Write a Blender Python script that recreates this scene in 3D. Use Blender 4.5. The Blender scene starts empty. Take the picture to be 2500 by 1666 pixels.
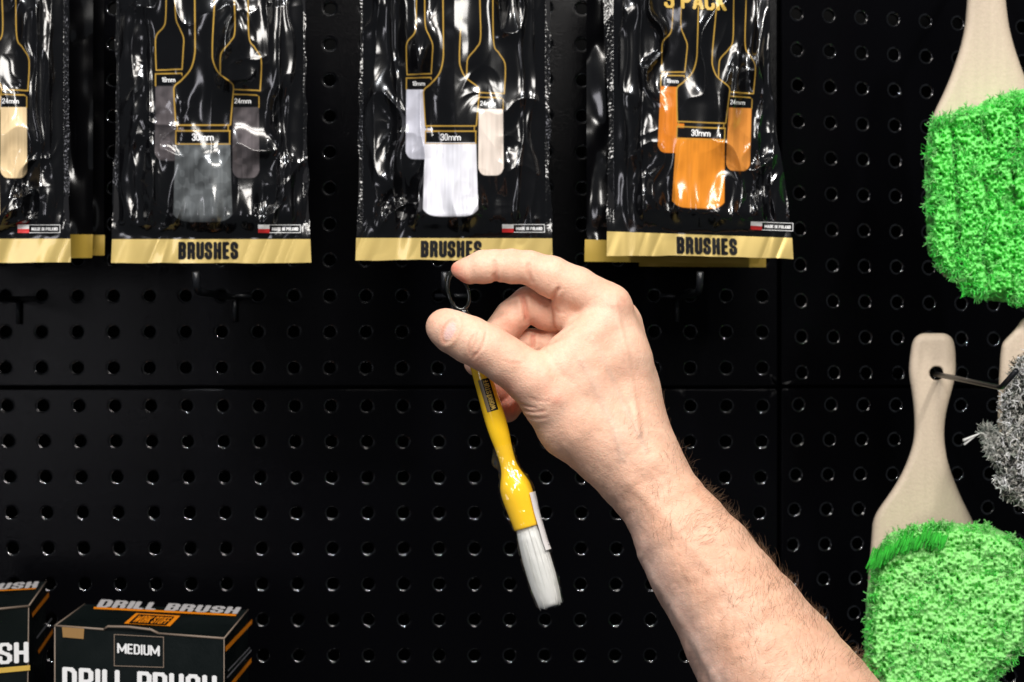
import bpy, bmesh, math, random
import numpy as np
from mathutils import Vector
random.seed(7)
rng = np.random.default_rng(11)
S = bpy.context.scene
R = math.radians
F = 50.0 / 36.0 * 2500.0          # focal length in photo pixels
CX, CY = 1250.0, 833.0

# ------------------------------------------------------------------ camera, world, lamps
cam_d = bpy.data.cameras.new("camera"); cam = bpy.data.objects.new("camera", cam_d)
S.collection.objects.link(cam); S.camera = cam
cam.rotation_euler = (R(90), 0, 0)
cam_d.lens = 50; cam_d.sensor_width = 36; cam_d.clip_start = 0.01; cam_d.clip_end = 50
cam_d.dof.use_dof = True; cam_d.dof.focus_distance = 0.715; cam_d.dof.aperture_fstop = 13.0
w = bpy.data.worlds.new("World"); S.world = w; w.use_nodes = True
w.node_tree.nodes["Background"].inputs[0].default_value = (0.85, 0.92, 1.0, 1)
w.node_tree.nodes["Background"].inputs[1].default_value = 0.085
S.view_settings.view_transform = 'Standard'; S.view_settings.look = 'None'
S.view_settings.gamma = 1; S.view_settings.use_curve_mapping = False
S.view_settings.exposure = 0.08

def lamp(name, loc, target, sx, sy, power, col=(1, 1, 1)):
    d = bpy.data.lights.new(name, 'AREA'); d.shape = 'RECTANGLE'
    d.size = sx; d.size_y = sy; d.energy = power; d.color = col
    o = bpy.data.objects.new(name, d); S.collection.objects.link(o)
    o.location = loc
    o.rotation_euler = (Vector(target) - Vector(loc)).to_track_quat('-Z', 'Y').to_euler()
    return o
lamp("key_lamp", (-0.05, -0.55, 1.25), (0.06, .8, -0.02), 0.75, 0.35, 17.0, (1, .94, .87))
lamp("left_ceiling_lamp", (-.72, -0.35, 1.5), (0, 1, 0), 0.08, 0.16, 17.0, (.95, .97, 1))
lamp("right_ceiling_lamp", (.85, -0.3, 1.5), (0.1, 1, 0), 0.08, 0.16, 17.0, (1, .97, .93))
lamp('front_fill_lamp', (0.35, -1.5, 1.2), (0.1, .8, -.05), 0.9, 0.5, 28.0, (1, .96, .91))  # added soft fill behind the camera to brighten bristles, hand and foil
lamp("aisle_lamp", (-1.12, -1.15, -0.02), (0, .9, 0), 0.3, 0.6, 3.4, (.95, .93, 1))

# ------------------------------------------------------------------ helpers
def P(px, py, D):
    return Vector(((px - CX) / F * D, D, -(py - CY) / F * D))
def Pn(px, py, D):
    px = np.asarray(px, float); D = np.asarray(D, float) + 0 * px
    return np.stack([(px - CX) / F * D, D, -(np.asarray(py, float) - CY) / F * D], -1)

def link(o, parent=None):
    S.collection.objects.link(o)
    if parent: o.parent = parent
    return o
def tag(o, label=None, cat=None, group=None, kind=None):
    if label: o['label'] = label
    if cat: o['category'] = cat
    if group: o['group'] = group
    if kind: o['kind'] = kind
    return o
def thing(name, label, cat, loc=(0, 0, 0), group=None):
    o = bpy.data.objects.new(name, None); link(o); o.location = loc; o.empty_display_size = .02
    return tag(o, label, cat, group)
def obj(name, me, mat=None, parent=None, smooth=True):
    o = bpy.data.objects.new(name, me)
    if mat:
        me.materials.clear(); me.materials.append(mat)
    if smooth: me.polygons.foreach_set('use_smooth', [True] * len(me.polygons))
    link(o)
    if parent is not None:
        o.parent = parent; o.location = -Vector(parent.location)   # meshes are in world coordinates
    return o
def mesh(V, Fc, name="mesh", col=None):
    me = bpy.data.meshes.new(name)
    V = np.asarray(V, np.float32)
    if isinstance(Fc, np.ndarray):
        n, k = Fc.shape
        me.vertices.add(len(V)); me.vertices.foreach_set('co', V.ravel())
        me.loops.add(n * k); me.loops.foreach_set('vertex_index', Fc.astype(np.int32).ravel())
        me.polygons.add(n); me.polygons.foreach_set('loop_start', np.arange(0, n * k, k, dtype=np.int32))
        me.update(calc_edges=True)
    else:
        me.from_pydata([tuple(v) for v in V], [], Fc); me.update()
    if col is not None:
        a = me.color_attributes.new('Col', 'FLOAT_COLOR', 'POINT')
        c = np.ones((len(V), 4), np.float32); c[:, :3] = col
        a.data.foreach_set('color', c.ravel())
    return me
def lin(r, g, b):
    f = lambda c: (c / 255 / 12.92) if c / 255 <= .04045 else ((c / 255 + .055) / 1.055) ** 2.4
    return (f(r), f(g), f(b))

def mat(name, col=(.5, .5, .5), rough=.5, metal=0, spec=.5, coat=0, attr=False, bump=None, sss=0, coatr=.05):
    m = bpy.data.materials.new(name); m.use_nodes = True
    nt = m.node_tree; b = nt.nodes['Principled BSDF']
    b.inputs['Base Color'].default_value = (*col, 1)
    b.inputs['Roughness'].default_value = rough; b.inputs['Metallic'].default_value = metal
    b.inputs['Specular IOR Level'].default_value = spec
    b.inputs['Coat Weight'].default_value = coat; b.inputs['Coat Roughness'].default_value = coatr
    if attr:
        a = nt.nodes.new('ShaderNodeAttribute'); a.attribute_name = 'Col'
        nt.links.new(a.outputs['Color'], b.inputs['Base Color'])
    if sss:
        b.inputs['Subsurface Weight'].default_value = sss
        b.inputs['Subsurface Radius'].default_value = (1, .35, .2)
        b.inputs['Subsurface Scale'].default_value = .004
    if bump:                       # (scale, strength, distance, stretch)
        tc = nt.nodes.new('ShaderNodeTexCoord'); mp = nt.nodes.new('ShaderNodeMapping')
        mp.inputs['Scale'].default_value = bump[3] if len(bump) > 3 else (1, 1, 1)
        n = nt.nodes.new('ShaderNodeTexNoise'); n.inputs['Scale'].default_value = bump[0]
        n.inputs['Detail'].default_value = 4
        bp = nt.nodes.new('ShaderNodeBump'); bp.inputs['Strength'].default_value = bump[1]
        bp.inputs['Distance'].default_value = bump[2]
        nt.links.new(tc.outputs['Object'], mp.inputs[0]); nt.links.new(mp.outputs[0], n.inputs[0])
        nt.links.new(n.outputs[0], bp.inputs['Height']); nt.links.new(bp.outputs[0], b.inputs['Normal'])
    return m
def vary(m, scale, amt, dark=.75, stretch=(1, 1, 1), rough=None):
    """multiply the base colour (fixed or attribute) by noise; optionally vary roughness"""
    nt = m.node_tree; b = nt.nodes['Principled BSDF']; s = b.inputs['Base Color']
    tc = nt.nodes.new('ShaderNodeTexCoord'); mp = nt.nodes.new('ShaderNodeMapping'); mp.inputs['Scale'].default_value = stretch
    n = nt.nodes.new('ShaderNodeTexNoise'); n.inputs['Scale'].default_value = scale; n.inputs['Detail'].default_value = 5
    nt.links.new(tc.outputs['Object'], mp.inputs[0]); nt.links.new(mp.outputs[0], n.inputs[0])
    r = nt.nodes.new('ShaderNodeValToRGB'); r.color_ramp.elements[0].position = .3; r.color_ramp.elements[1].position = .7
    r.color_ramp.elements[0].color = (dark, dark, dark, 1); r.color_ramp.elements[1].color = (1, 1, 1, 1)
    nt.links.new(n.outputs[0], r.inputs[0])
    mx = nt.nodes.new('ShaderNodeMix'); mx.data_type = 'RGBA'; mx.blend_type = 'MULTIPLY'; mx.inputs[0].default_value = amt
    if s.is_linked: nt.links.new(s.links[0].from_socket, mx.inputs[6])
    else: mx.inputs[6].default_value = s.default_value
    nt.links.new(r.outputs[0], mx.inputs[7]); nt.links.new(mx.outputs[2], s)
    if rough:
        mr = nt.nodes.new('ShaderNodeMapRange'); mr.inputs[1].default_value = .3; mr.inputs[2].default_value = .7
        mr.inputs[3].default_value, mr.inputs[4].default_value = rough
        nt.links.new(n.outputs[0], mr.inputs[0]); nt.links.new(mr.outputs[0], b.inputs['Roughness'])
    return m

# smooth lattice noise
TAB = rng.random((256, 256)).astype(np.float32)
def noise(x, y, k=0):
    x = np.asarray(x, float) + k * 37.3; y = np.asarray(y, float) + k * 91.7
    xi = np.floor(x).astype(int); yi = np.floor(y).astype(int)
    fx = x - xi; fy = y - yi
    fx = fx * fx * fx * (fx * (fx * 6 - 15) + 10); fy = fy * fy * fy * (fy * (fy * 6 - 15) + 10)
    g = lambda a, b: TAB[a & 255, b & 255]
    return ((g(xi, yi) * (1 - fx) + g(xi + 1, yi) * fx) * (1 - fy) +
            (g(xi, yi + 1) * (1 - fx) + g(xi + 1, yi + 1) * fx) * fy) * 2 - 1

# surface nets over a scalar grid
def surface_nets(G, org, h):
    nx, ny, nz = G.shape
    ins = G < 0
    c = np.zeros((nx - 1, ny - 1, nz - 1), np.int8)
    for a in (0, 1):
        for b in (0, 1):
            for d in (0, 1):
                c += ins[a:nx - 1 + a, b:ny - 1 + b, d:nz - 1 + d]
    act = (c > 0) & (c < 8)
    I = np.argwhere(act); idx = -np.ones(act.shape, np.int64); idx[act] = np.arange(len(I))
    acc = np.zeros((len(I), 3)); cnt = np.zeros(len(I))
    corners = [(a, b, d) for a in (0, 1) for b in (0, 1) for d in (0, 1)]
    for p in corners:
        for ax in range(3):
            if p[ax] == 1: continue
            q = list(p); q[ax] = 1
            g0 = G[I[:, 0] + p[0], I[:, 1] + p[1], I[:, 2] + p[2]]
            g1 = G[I[:, 0] + q[0], I[:, 1] + q[1], I[:, 2] + q[2]]
            m = (g0 < 0) != (g1 < 0)
            t = np.where(m, g0 / np.where(m, g0 - g1, 1), 0)
            pt = np.tile(np.array(p, float), (len(I), 1)); pt[:, ax] += t
            acc[m] += pt[m]; cnt[m] += 1
    V = (I + acc / cnt[:, None]) * h + np.array(org)
    quads = []
    for ax in range(3):
        b, d = (ax + 1) % 3, (ax + 2) % 3
        sl0 = [slice(1, -1)] * 3; sl1 = [slice(1, -1)] * 3
        sl0[ax] = slice(0, -1); sl1[ax] = slice(1, None)
        s0 = ins[tuple(sl0)]; s1 = ins[tuple(sl1)]
        off = np.array([1, 1, 1]); off[ax] = 0
        for flip, mm in ((False, s0 & ~s1), (True, ~s0 & s1)):
            E = np.argwhere(mm) + off
            if len(E) == 0: continue
            def at(db, dd):
                e = E.copy(); e[:, b] += db; e[:, d] += dd
                return idx[e[:, 0], e[:, 1], e[:, 2]]
            q = np.stack([at(-1, -1), at(0, -1), at(0, 0), at(-1, 0)], 1)
            quads.append(q[:, ::-1] if flip else q)
    Q = np.concatenate(quads)
    return V, Q[(Q >= 0).all(1)]
def lap(V, Q, n, lam=.5):
    E = np.concatenate([Q[:, [0, 1]], Q[:, [1, 2]], Q[:, [2, 3]], Q[:, [3, 0]]]); E = np.concatenate([E, E[:, ::-1]])
    deg = np.bincount(E[:, 0], minlength=len(V))[:, None]
    for i in range(n):
        for l in (lam, -lam * 1.02):
            A = np.stack([np.bincount(E[:, 0], V[E[:, 1], k], len(V)) for k in range(3)], 1) / np.maximum(deg, 1)
            V = V + l * (A - V)
    return V
def vnormals(V, Q):
    n = np.cross(V[Q[:, 2]] - V[Q[:, 0]], V[Q[:, 3]] - V[Q[:, 1]])
    N = np.stack([np.bincount(Q.ravel(), np.repeat(n[:, k], 4), len(V)) for k in range(3)], 1)
    return N / (np.linalg.norm(N, axis=1)[:, None] + 1e-12)

def grid_faces(nu, nv, flip=False):
    i, j = np.meshgrid(np.arange(nu - 1), np.arange(nv - 1), indexing='ij')
    a = (i * nv + j).ravel()
    q = np.stack([a, a + nv, a + nv + 1, a + 1], 1)
    return q[:, ::-1] if flip else q
def tube(pts, rad, n=10, cap=True, flat=1.0, up=None):
    """tube along 3D points with radii; returns V, faces list"""
    pts = [Vector(p) for p in pts]; V = []; Fc = []
    if not hasattr(rad, '__len__'): rad = [rad] * len(pts)
    side = None
    for i, p in enumerate(pts):
        t = (pts[min(i + 1, len(pts) - 1)] - pts[max(i - 1, 0)]).normalized()
        if side is None:
            ref = Vector(up) if up else (Vector((0, 0, 1)) if abs(t.z) < .9 else Vector((1, 0, 0)))
            side = t.cross(ref).normalized()
        side = (side - t * side.dot(t)).normalized(); o = t.cross(side)
        for k in range(n):
            a = 2 * math.pi * k / n
            V.append(p + side * math.cos(a) * rad[i] + o * math.sin(a) * rad[i] * flat)
    for i in range(len(pts) - 1):
        for k in range(n):
            Fc.append((i * n + k, i * n + (k + 1) % n, (i + 1) * n + (k + 1) % n, (i + 1) * n + k))
    if cap:
        Fc.append(tuple(range(n))[::-1]); Fc.append(tuple((len(pts) - 1) * n + k for k in range(n)))
    return V, Fc
def merge(*vf):
    V = []; Fc = []
    for v, f in vf:
        o = len(V); V += list(v); Fc += [tuple(i + o for i in q) for q in f]
    return V, Fc
def box(c, s):
    x, y, z = c; a, b, d = s[0] / 2, s[1] / 2, s[2] / 2
    V = [(x + i * a, y + j * b, z + k * d) for i in (-1, 1) for j in (-1, 1) for k in (-1, 1)]
    return V, [(0, 1, 3, 2), (4, 6, 7, 5), (0, 4, 5, 1), (2, 3, 7, 6), (0, 2, 6, 4), (1, 5, 7, 3)]

def sdf_seg(px, py, a, b):
    ax, ay = a; bx, by = b; dx, dy = bx - ax, by - ay
    t = np.clip(((px - ax) * dx + (py - ay) * dy) / (dx * dx + dy * dy + 1e-9), 0, 1)
    return np.hypot(px - ax - t * dx, py - ay - t * dy)
GL = {
 'B': (1, [[(0, 0), (0, 1), (.75, 1), (1, .88), (1, .64), (.8, .52), (0, .52)], [(.8, .52), (1, .4), (1, .12), (.75, 0), (0, 0)]]),
 'R': (1, [[(0, 0), (0, 1), (.75, 1), (1, .88), (1, .6), (.75, .48), (0, .48)], [(.6, .48), (1, .34), (1, 0)]]),
 'P': (1, [[(0, 0), (0, 1), (.75, 1), (1, .88), (1, .55), (.75, .43), (0, .43)]]),
 'U': (1, [[(0, 1), (0, .12), (.25, 0), (.75, 0), (1, .12), (1, 1)]]),
 'S': (1, [[(1, .74), (1, .88), (.75, 1), (.25, 1), (0, .88), (0, .66), (.2, .56), (.8, .44), (1, .34), (1, .12), (.75, 0), (.25, 0), (0, .12), (0, .27)]]),
 'H': (1, [[(0, 0), (0, 1)], [(1, 0), (1, 1)], [(0, .5), (1, .5)]]),
 'E': (.85, [[(1, 1), (0, 1), (0, 0), (1, 0)], [(0, .5), (.9, .5)]]),
 'F': (.85, [[(1, 1), (0, 1), (0, 0)], [(0, .5), (.9, .5)]]),
 'T': (.9, [[(0, 1), (1, 1)], [(.5, 1), (.5, 0)]]),
 'D': (1, [[(0, 0), (0, 1), (.7, 1), (1, .86), (1, .14), (.7, 0), (0, 0)]]),
 'O': (1, [[(0, .14), (0, .86), (.3, 1), (.7, 1), (1, .86), (1, .14), (.7, 0), (.3, 0), (0, .14)]]),
 'I': (.0, [[(.5, 0), (.5, 1)]]),
 'L': (.8, [[(0, 1), (0, 0), (1, 0)]]),
 'M': (1.5, [[(0, 0), (0, 1), (.5, .2), (1, 1), (1, 0)]]),
 'W': (1.7, [[(0, 1), (.25, 0), (.5, .85), (.75, 0), (1, 1)]]),
 'N': (1, [[(0, 0), (0, 1), (1, 0), (1, 1)]]),
 'K': (1, [[(0, 0), (0, 1)], [(1, 1), (0, .42)], [(.3, .56), (1, 0)]]),
 'A': (1.1, [[(0, 0), (.5, 1), (1, 0)], [(.2, .27), (.8, .27)]]),
 'C': (1, [[(1, .7), (1, .88), (.75, 1), (.25, 1), (0, .88), (0, .12), (.25, 0), (.75, 0), (1, .12), (1, .3)]]),
 '3': (1, [[(0, .78), (0, .88), (.25, 1), (.75, 1), (1, .88), (1, .64), (.8, .52), (.4, .52)], [(.8, .52), (1, .4), (1, .12), (.75, 0), (.25, 0), (0, .12), (0, .22)]]),
 '1': (.4, [[(0, .8), (1, 1), (1, 0)]]),
 '2': (1, [[(0, .78), (0, .88), (.25, 1), (.75, 1), (1, .88), (1, .6), (0, .1), (0, 0), (1, 0)]]),
 '4': (1.1, [[(.75, 0), (.75, 1), (0, .25), (1, .25)]]),
 '6': (1, [[(1, .8), (1, .88), (.75, 1), (.25, 1), (0, .88), (0, .12), (.25, 0), (.75, 0), (1, .12), (1, .46), (.75, .58), (0, .58)]]),
 'm': (1.8, [[(0, 0), (0, .62)], [(0, .5), (.2, .64), (.5, .52), (.5, 0)], [(.5, .5), (.75, .64), (1, .5), (1, 0)]]),
}
GL['0'] = GL['O']
def text_mesh(txt, mapper, quad, bold=.15, sub=0, wd=.44, res=34):
    """condensed block lettering filled into a pixel quad (TL, TR, BR, BL)"""
    pen = bold; x = 0; V = {}; Q = []; total = []
    cells = []
    for ch in txt:
        if ch == ' ': x += wd * .55; continue
        k, strokes = GL[ch]; wch = max(wd * k - pen, 0) if k else 0
        if k == .4: wch = wd * .35
        n = int((wch + pen) * res) + 3; X, Y = np.meshgrid((np.arange(n) + .5) / res - 1 / res, (np.arange(res) + .5) / res, indexing='ij')
        d = np.full(X.shape, 9.)
        for st in strokes:
            pts = [(pen / 2 + px * wch if k else pen / 2, pen / 2 + py * (1 - pen)) for px, py in st]
            for a, b in zip(pts[:-1], pts[1:]): d = np.minimum(d, sdf_seg(X, Y, a, b))
        for (i, j_) in np.argwhere(d < pen / 2 * 1.02): cells.append((round((x - 1 / res) * res) + i, j_))
        x += wch + pen + .055
    W_ = (x - .055) * res
    cells = np.array(sorted(set((int(a), int(b)) for a, b in cells)))
    cor = np.concatenate([cells + o for o in ((0, 0), (1, 0), (1, 1), (0, 1))]); uq, inv = np.unique(cor, axis=0, return_inverse=True)
    inv = inv.ravel(); m = len(cells); Q = np.stack([inv[:m], inv[m:2 * m], inv[2 * m:3 * m], inv[3 * m:]], 1)
    u = (uq[:, 0] / W_)[:, None]; v = 1 - (uq[:, 1] / res)[:, None]; q = np.array(quad, float)
    p = (q[0] * (1 - u) + q[1] * u) * (1 - v) + (q[3] * (1 - u) + q[2] * u) * v
    return mesh(mapper(p[:, 0], p[:, 1]), Q, 'lettering')
def patch(mapper, quad, nu=2, nv=2):
    u, v = np.meshgrid(np.linspace(0, 1, nu), np.linspace(0, 1, nv), indexing='ij'); u = u.ravel()[:, None]; v = v.ravel()[:, None]
    q = np.array(quad, float)
    p = (q[0] * (1 - u) + q[1] * u) * (1 - v) + (q[3] * (1 - u) + q[2] * u) * v
    return mesh(mapper(p[:, 0], p[:, 1]), grid_faces(nu, nv), "patch")

# ------------------------------------------------------------------ materials
M_panel = mat("black_powder_coat", (.0015, .0015, .0021), .20, spec=.075, bump=(900, .35, .0004))
vary(M_panel, 6, .5, .6, rough=(.17, .25))
M_lip = mat('bare_metal_edge', (.19, .19, .195), .08, metal=1)
M_void = mat("dark_backing", (.003, .003, .003), .9, spec=.1)
M_hook = mat("black_gloss_wire", (.008, .009, .011), .33, spec=.4)
M_film = mat("printed_film", rough=.17, spec=.6, attr=True, coat=.3)
M_gold = mat("gold_foil_print", lin(228, 200, 122), .30, metal=.45, spec=.7, coat=.4); vary(M_gold, 26, .5, .66)
M_shadedgold = mat("gold_foil_print_shaded", lin(180, 150, 60), .4, metal=.25)  # darker copy of the gold foil, shade behind the front pouches in its colour
M_ink = mat("black_ink", (.004, .004, .005), .4, spec=.2)
M_white = mat("white_ink", (.8, .8, .8), .3)
M_goldink = mat("gold_ink", lin(205, 170, 80), .3)
M_red = mat("red_ink", lin(205, 50, 50), .3)
M_card = mat("black_card", (.0035, .0062, .006), .3, spec=.35, bump=(500, .25, .0003)); vary(M_card, 30, .5, .5, rough=(.22, .42))
M_edge = mat("worn_card_edge", lin(120, 105, 92), .6)
M_orange = mat("orange_ink", lin(225, 130, 20), .35)
M_tan = mat("gold_reflection_patch", lin(150, 116, 72), .2, coat=.5)  # tan colour of a golden reflection
M_grey = mat("grey_ink", (.2, .2, .22), .4)
M_paddle = mat("beige_plastic", lin(204, 186, 165), .58, spec=.35, bump=(450, .45, .0006)); vary(M_paddle, 700, .35, .78); vary(M_paddle, 22, .45, .78, (7, 7, .5))
M_green = mat("green_bristle", rough=.5, attr=True, spec=.22)
def translucent(m, k):
    nt = m.node_tree; b = nt.nodes['Principled BSDF']; o = nt.nodes['Material Output']
    t = nt.nodes.new('ShaderNodeBsdfTranslucent'); mx = nt.nodes.new('ShaderNodeMixShader'); mx.inputs[0].default_value = k
    nt.links.new(b.inputs['Base Color'].links[0].from_socket, t.inputs[0])
    nt.links.new(b.outputs[0], mx.inputs[1]); nt.links.new(t.outputs[0], mx.inputs[2]); nt.links.new(mx.outputs[0], o.inputs[0])
translucent(M_green, .3)
M_yellow = mat("yellow_plastic", lin(250, 200, 34), .2, spec=.5, sss=.05, coat=.3)
M_black_pl = mat("black_plastic", (.006, .006, .007), .2, spec=.6)
M_whitebr = mat("white_bristle", (.74, .74, .71), .6, spec=.3, bump=(260, .3, .0004, (1, 1, .05)))
M_sticker = mat("white_label", (.72, .69, .68), .4)
M_hair = mat("brown_hair", (.17, .095, .05), .5)

def film_clear(name, fac=.34, rough=.05):
    m = bpy.data.materials.new(name); m.use_nodes = True; nt = m.node_tree; nt.nodes.clear()
    o = nt.nodes.new('ShaderNodeOutputMaterial'); mx = nt.nodes.new('ShaderNodeMixShader')
    t = nt.nodes.new('ShaderNodeBsdfTransparent'); g = nt.nodes.new('ShaderNodeBsdfGlossy'); g.inputs['Roughness'].default_value = rough
    fr = nt.nodes.new('ShaderNodeFresnel'); fr.inputs[0].default_value = 1.5
    ml = nt.nodes.new('ShaderNodeMath'); ml.operation = 'MULTIPLY'; ml.inputs[1].default_value = fac
    nt.links.new(fr.outputs[0], ml.inputs[0]); nt.links.new(ml.outputs[0], mx.inputs[0])
    nt.links.new(t.outputs[0], mx.inputs[1]); nt.links.new(g.outputs[0], mx.inputs[2]); nt.links.new(mx.outputs[0], o.inputs[0])
    return m
def film_add(name, k, rough):
    m = bpy.data.materials.new(name); m.use_nodes = True; nt = m.node_tree; nt.nodes.clear()
    o = nt.nodes.new('ShaderNodeOutputMaterial'); ad = nt.nodes.new('ShaderNodeAddShader')
    t = nt.nodes.new('ShaderNodeBsdfTransparent'); t.inputs[0].default_value = (.97, .97, .97, 1)
    g = nt.nodes.new('ShaderNodeBsdfGlossy'); g.inputs['Roughness'].default_value = rough; g.inputs[0].default_value = (k, k, k, 1)
    nt.links.new(t.outputs[0], ad.inputs[0]); nt.links.new(g.outputs[0], ad.inputs[1]); nt.links.new(ad.outputs[0], o.inputs[0])
    return m
M_clear = film_clear("clear_film")

# ------------------------------------------------------------------ pegboard panels
SEAM = (1903 - CX) / F
def wallD(px):
    """depth of the pegboard: flat on the left, turned away by 12 degrees right of the seam"""
    k = (np.asarray(px, float) - CX) / F; t = math.tan(R(12))
    return np.where(k <= SEAM, 1.0, (1 - t * SEAM) / (1 - t * np.maximum(k, SEAM)))

def panel(name, label, h00, h10, h01, h11, ni, nj, i0, i1, j0, j1, edges):
    """hole grid given by the pixel positions of holes (0,0),(ni,0),(0,nj),(ni,nj); holes i0..i1, j0..j1;
    edges = outer limits in pixels (left, right, top, bottom)"""
    A, B, C_, D_ = [np.array(p, float) for p in (h00, h10, h01, h11)]
    def G(u, v):
        u = (np.asarray(u, float) / ni)[..., None]; v = (np.asarray(v, float) / nj)[..., None]
        return (A * (1 - u) + B * u) * (1 - v) + (C_ * (1 - u) + D_ * u) * v
    V = []; Q = []; n = 24
    ang = np.arange(n) * 2 * math.pi / n + math.pi / 4
    ca, sa = np.cos(ang), np.sin(ang); mxx = np.maximum(abs(ca), abs(sa)); sqx, sqy = ca / mxx * .5, sa / mxx * .5
    pm = 0.0252                      # hole pitch in metres
    r0 = .0041 / pm
    prof = [(r0 + .0019 / pm, 0), (r0 + .0012 / pm, 0)] + [(r0 + .0012 / pm * (1 - math.sin(a)), .0012 * (1 - math.cos(a))) for a in (R(25), R(50), R(72), R(90))] + [(r0, .0045)]
    base = 0
    for i in range(i0, i1 + 1):
        for j in range(j0, j1 + 1):
            ex, ey = sqx.copy(), sqy.copy()
            uu = i + ex; vv = j + ey
            pix = G(uu, vv)
            if i == i0: pix[sqx <= -.499, 0] = edges[0]
            if i == i1: pix[sqx >= .499, 0] = edges[1]
            if j == j0: pix[sqy <= -.499, 1] = edges[2]
            if j == j1: pix[sqy >= .499, 1] = edges[3]
            V.append(Pn(pix[:, 0], pix[:, 1], wallD(pix[:, 0])))
            for (r, d) in prof:
                p = G(i + ca * r, j + sa * r); w_ = Pn(p[:, 0], p[:, 1], wallD(p[:, 0])); w_[:, 1] += d
                V.append(w_)
            m = len(prof) + 1
            for k in range(m - 1):
                a = base + k * n + np.arange(n); b = base + k * n + (np.arange(n) + 1) % n
                Q.append(np.stack([a, b, b + n, a + n], 1)[:, ::-1])
            base += m * n
    # folded rim round the panel
    L, Rr, T, Bm = edges; pm_ = .0012
    prof2 = [(0, 0), (.0004, .00015), (.0008, .0006), (.001, .0012), (.001, .016)]
    loop = [(L, T), (Rr, T), (Rr, Bm), (L, Bm)]
    for k in range(4):
        p, q = np.array(loop[k], float), np.array(loop[(k + 1) % 4], float)
        outv = [(0, -1), (1, 0), (0, 1), (-1, 0)][k]
        t = np.linspace(0, 1, 60)[:, None]; pts = p * (1 - t) + q * t
        rows = []
        for (o_, d) in prof2:
            pp = pts + np.array(outv) * o_ * F
            w_ = Pn(pp[:, 0], pp[:, 1], wallD(pts[:, 0])); w_[:, 1] += d; rows.append(w_)
        V.append(np.concatenate(rows)); Q.append(grid_faces(len(prof2), 60) + base); base += 60 * len(prof2)
    me = mesh(np.concatenate(V), np.concatenate(Q), name)
    bm = bmesh.new(); bm.from_mesh(me); bmesh.ops.remove_doubles(bm, verts=bm.verts, dist=.00002)
    bmesh.ops.recalc_face_normals(bm, faces=bm.faces); bm.to_mesh(me); bm.free()
    o = obj(name, me, M_panel); me.materials.append(M_lip)
    nrm = np.zeros(len(me.polygons) * 3); me.polygons.foreach_get('normal', nrm); nrm = nrm.reshape(-1, 3)
    cen = np.zeros(len(me.polygons) * 3); me.polygons.foreach_get('center', cen); cen = cen.reshape(-1, 3)
    kx = cen[:, 0] / cen[:, 1] * F + CX; ky = -cen[:, 2] / cen[:, 1] * F + CY
    away = (kx > L + 12) & (kx < Rr - 12) & (ky > T + 12) & (ky < Bm - 12)
    me.polygons.foreach_set('material_index', ((np.abs(nrm[:, 1]) < .965) & away).astype(np.int32)); tag(o, label, 'pegboard', 'black perforated wall panels')
    # keep flat parts crisp
    me.set_sharp_from_angle(angle=R(50)) if hasattr(me, 'set_sharp_from_angle') else None
    return o
panel('pegboard_panel', 'wide upper pegboard panel hanging behind the row of black pouches',
      (13, 20), (1685, 20), (13, 898), (1685, 898), 19, 10, -3, 21, -2, 10, (-400, 1895, -220, 940))
panel('pegboard_panel', 'wide lower pegboard panel behind the forearm and the two cartons',
      (17, 991), (1159, 991), (42, 1600), (1158, 1600), 13, 7, -4, 21, 0, 9, (-400, 1895, 953, 1830))
panel('pegboard_panel', 'upper right pegboard panel behind the upper green brush',
      (1945, 33), (2496, 66), (1957, 822), (2505, 829), 7, 9, 0, 10, -2, 10, (1910, 2810, -220, 938))
panel('pegboard_panel', 'lower right pegboard panel behind the lower green brush',
      (1950, 988), (2505, 990), (1922, 1672), (2467, 1652), 7, 8, 0, 10, 0, 9, (1910, 2810, 952, 1830))
v, f = box((0.1, 1.13, 0), (1.6, .02, 1.2)); tag(obj('wall', mesh(v, f), M_void, smooth=False), kind='structure')

# ------------------------------------------------------------------ hooks
def peg_hook(px, py, label, arm=.125, tip=.012, down=.017, cat='hook', wd=.025, rod=.0022):
    D0 = float(wallD(px)); c = P(px, py, D0)
    t = thing('peg_hook', label, cat, c, 'black hooks on the pegboard')
    y = D0 - .003
    pts = [c + Vector((-wd / 2, -.003, .001)), c + Vector((wd / 2, -.003, .001))]
    V1 = tube(pts, .0016, 8); obj('cross_bar', mesh(*V1), M_hook, t)
    V2 = tube([c + Vector((0, -.003, 0)), c + Vector((0, -.003, -down))], .0016, 8); obj('rear_pin', mesh(*V2), M_hook, t)
    a = [c + Vector((0, -.002, 0)), c + Vector((0, -arm * .5, 0)), c + Vector((0, -arm * .93, 0)),
         c + Vector((0, -arm * .98, tip * .3)), c + Vector((0, -arm, tip))]
    obj('arm', mesh(*tube(a, rod, 10)), M_hook, t)
    return t
peg_hook(48, 733, 'empty black hook low at the left edge, under the leftmost pouch')
peg_hook(574, 727, 'empty black hook under the pouch with clear grey brushes')
peg_hook(1106, 727, 'black hook behind the hanging loop and the fingertips')
peg_hook(1652, 727, 'empty black hook under the pouch with orange brushes')

# ------------------------------------------------------------------ pouches
def catmull(pts, n=6):
    pts = [np.array(p, float) for p in pts]; out = []
    for i in range(len(pts) - 1):
        p0 = pts[max(i - 1, 0)]; p1 = pts[i]; p2 = pts[i + 1]; p3 = pts[min(i + 2, len(pts) - 1)]
        for k in range(n):
            t = k / n
            out.append(.5 * (2 * p1 + (p2 - p0) * t + (2 * p0 - 5 * p1 + 4 * p2 - p3) * t * t + (3 * p1 - p0 - 3 * p2 + p3) * t ** 3))
    out.append(pts[-1]); return out

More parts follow.
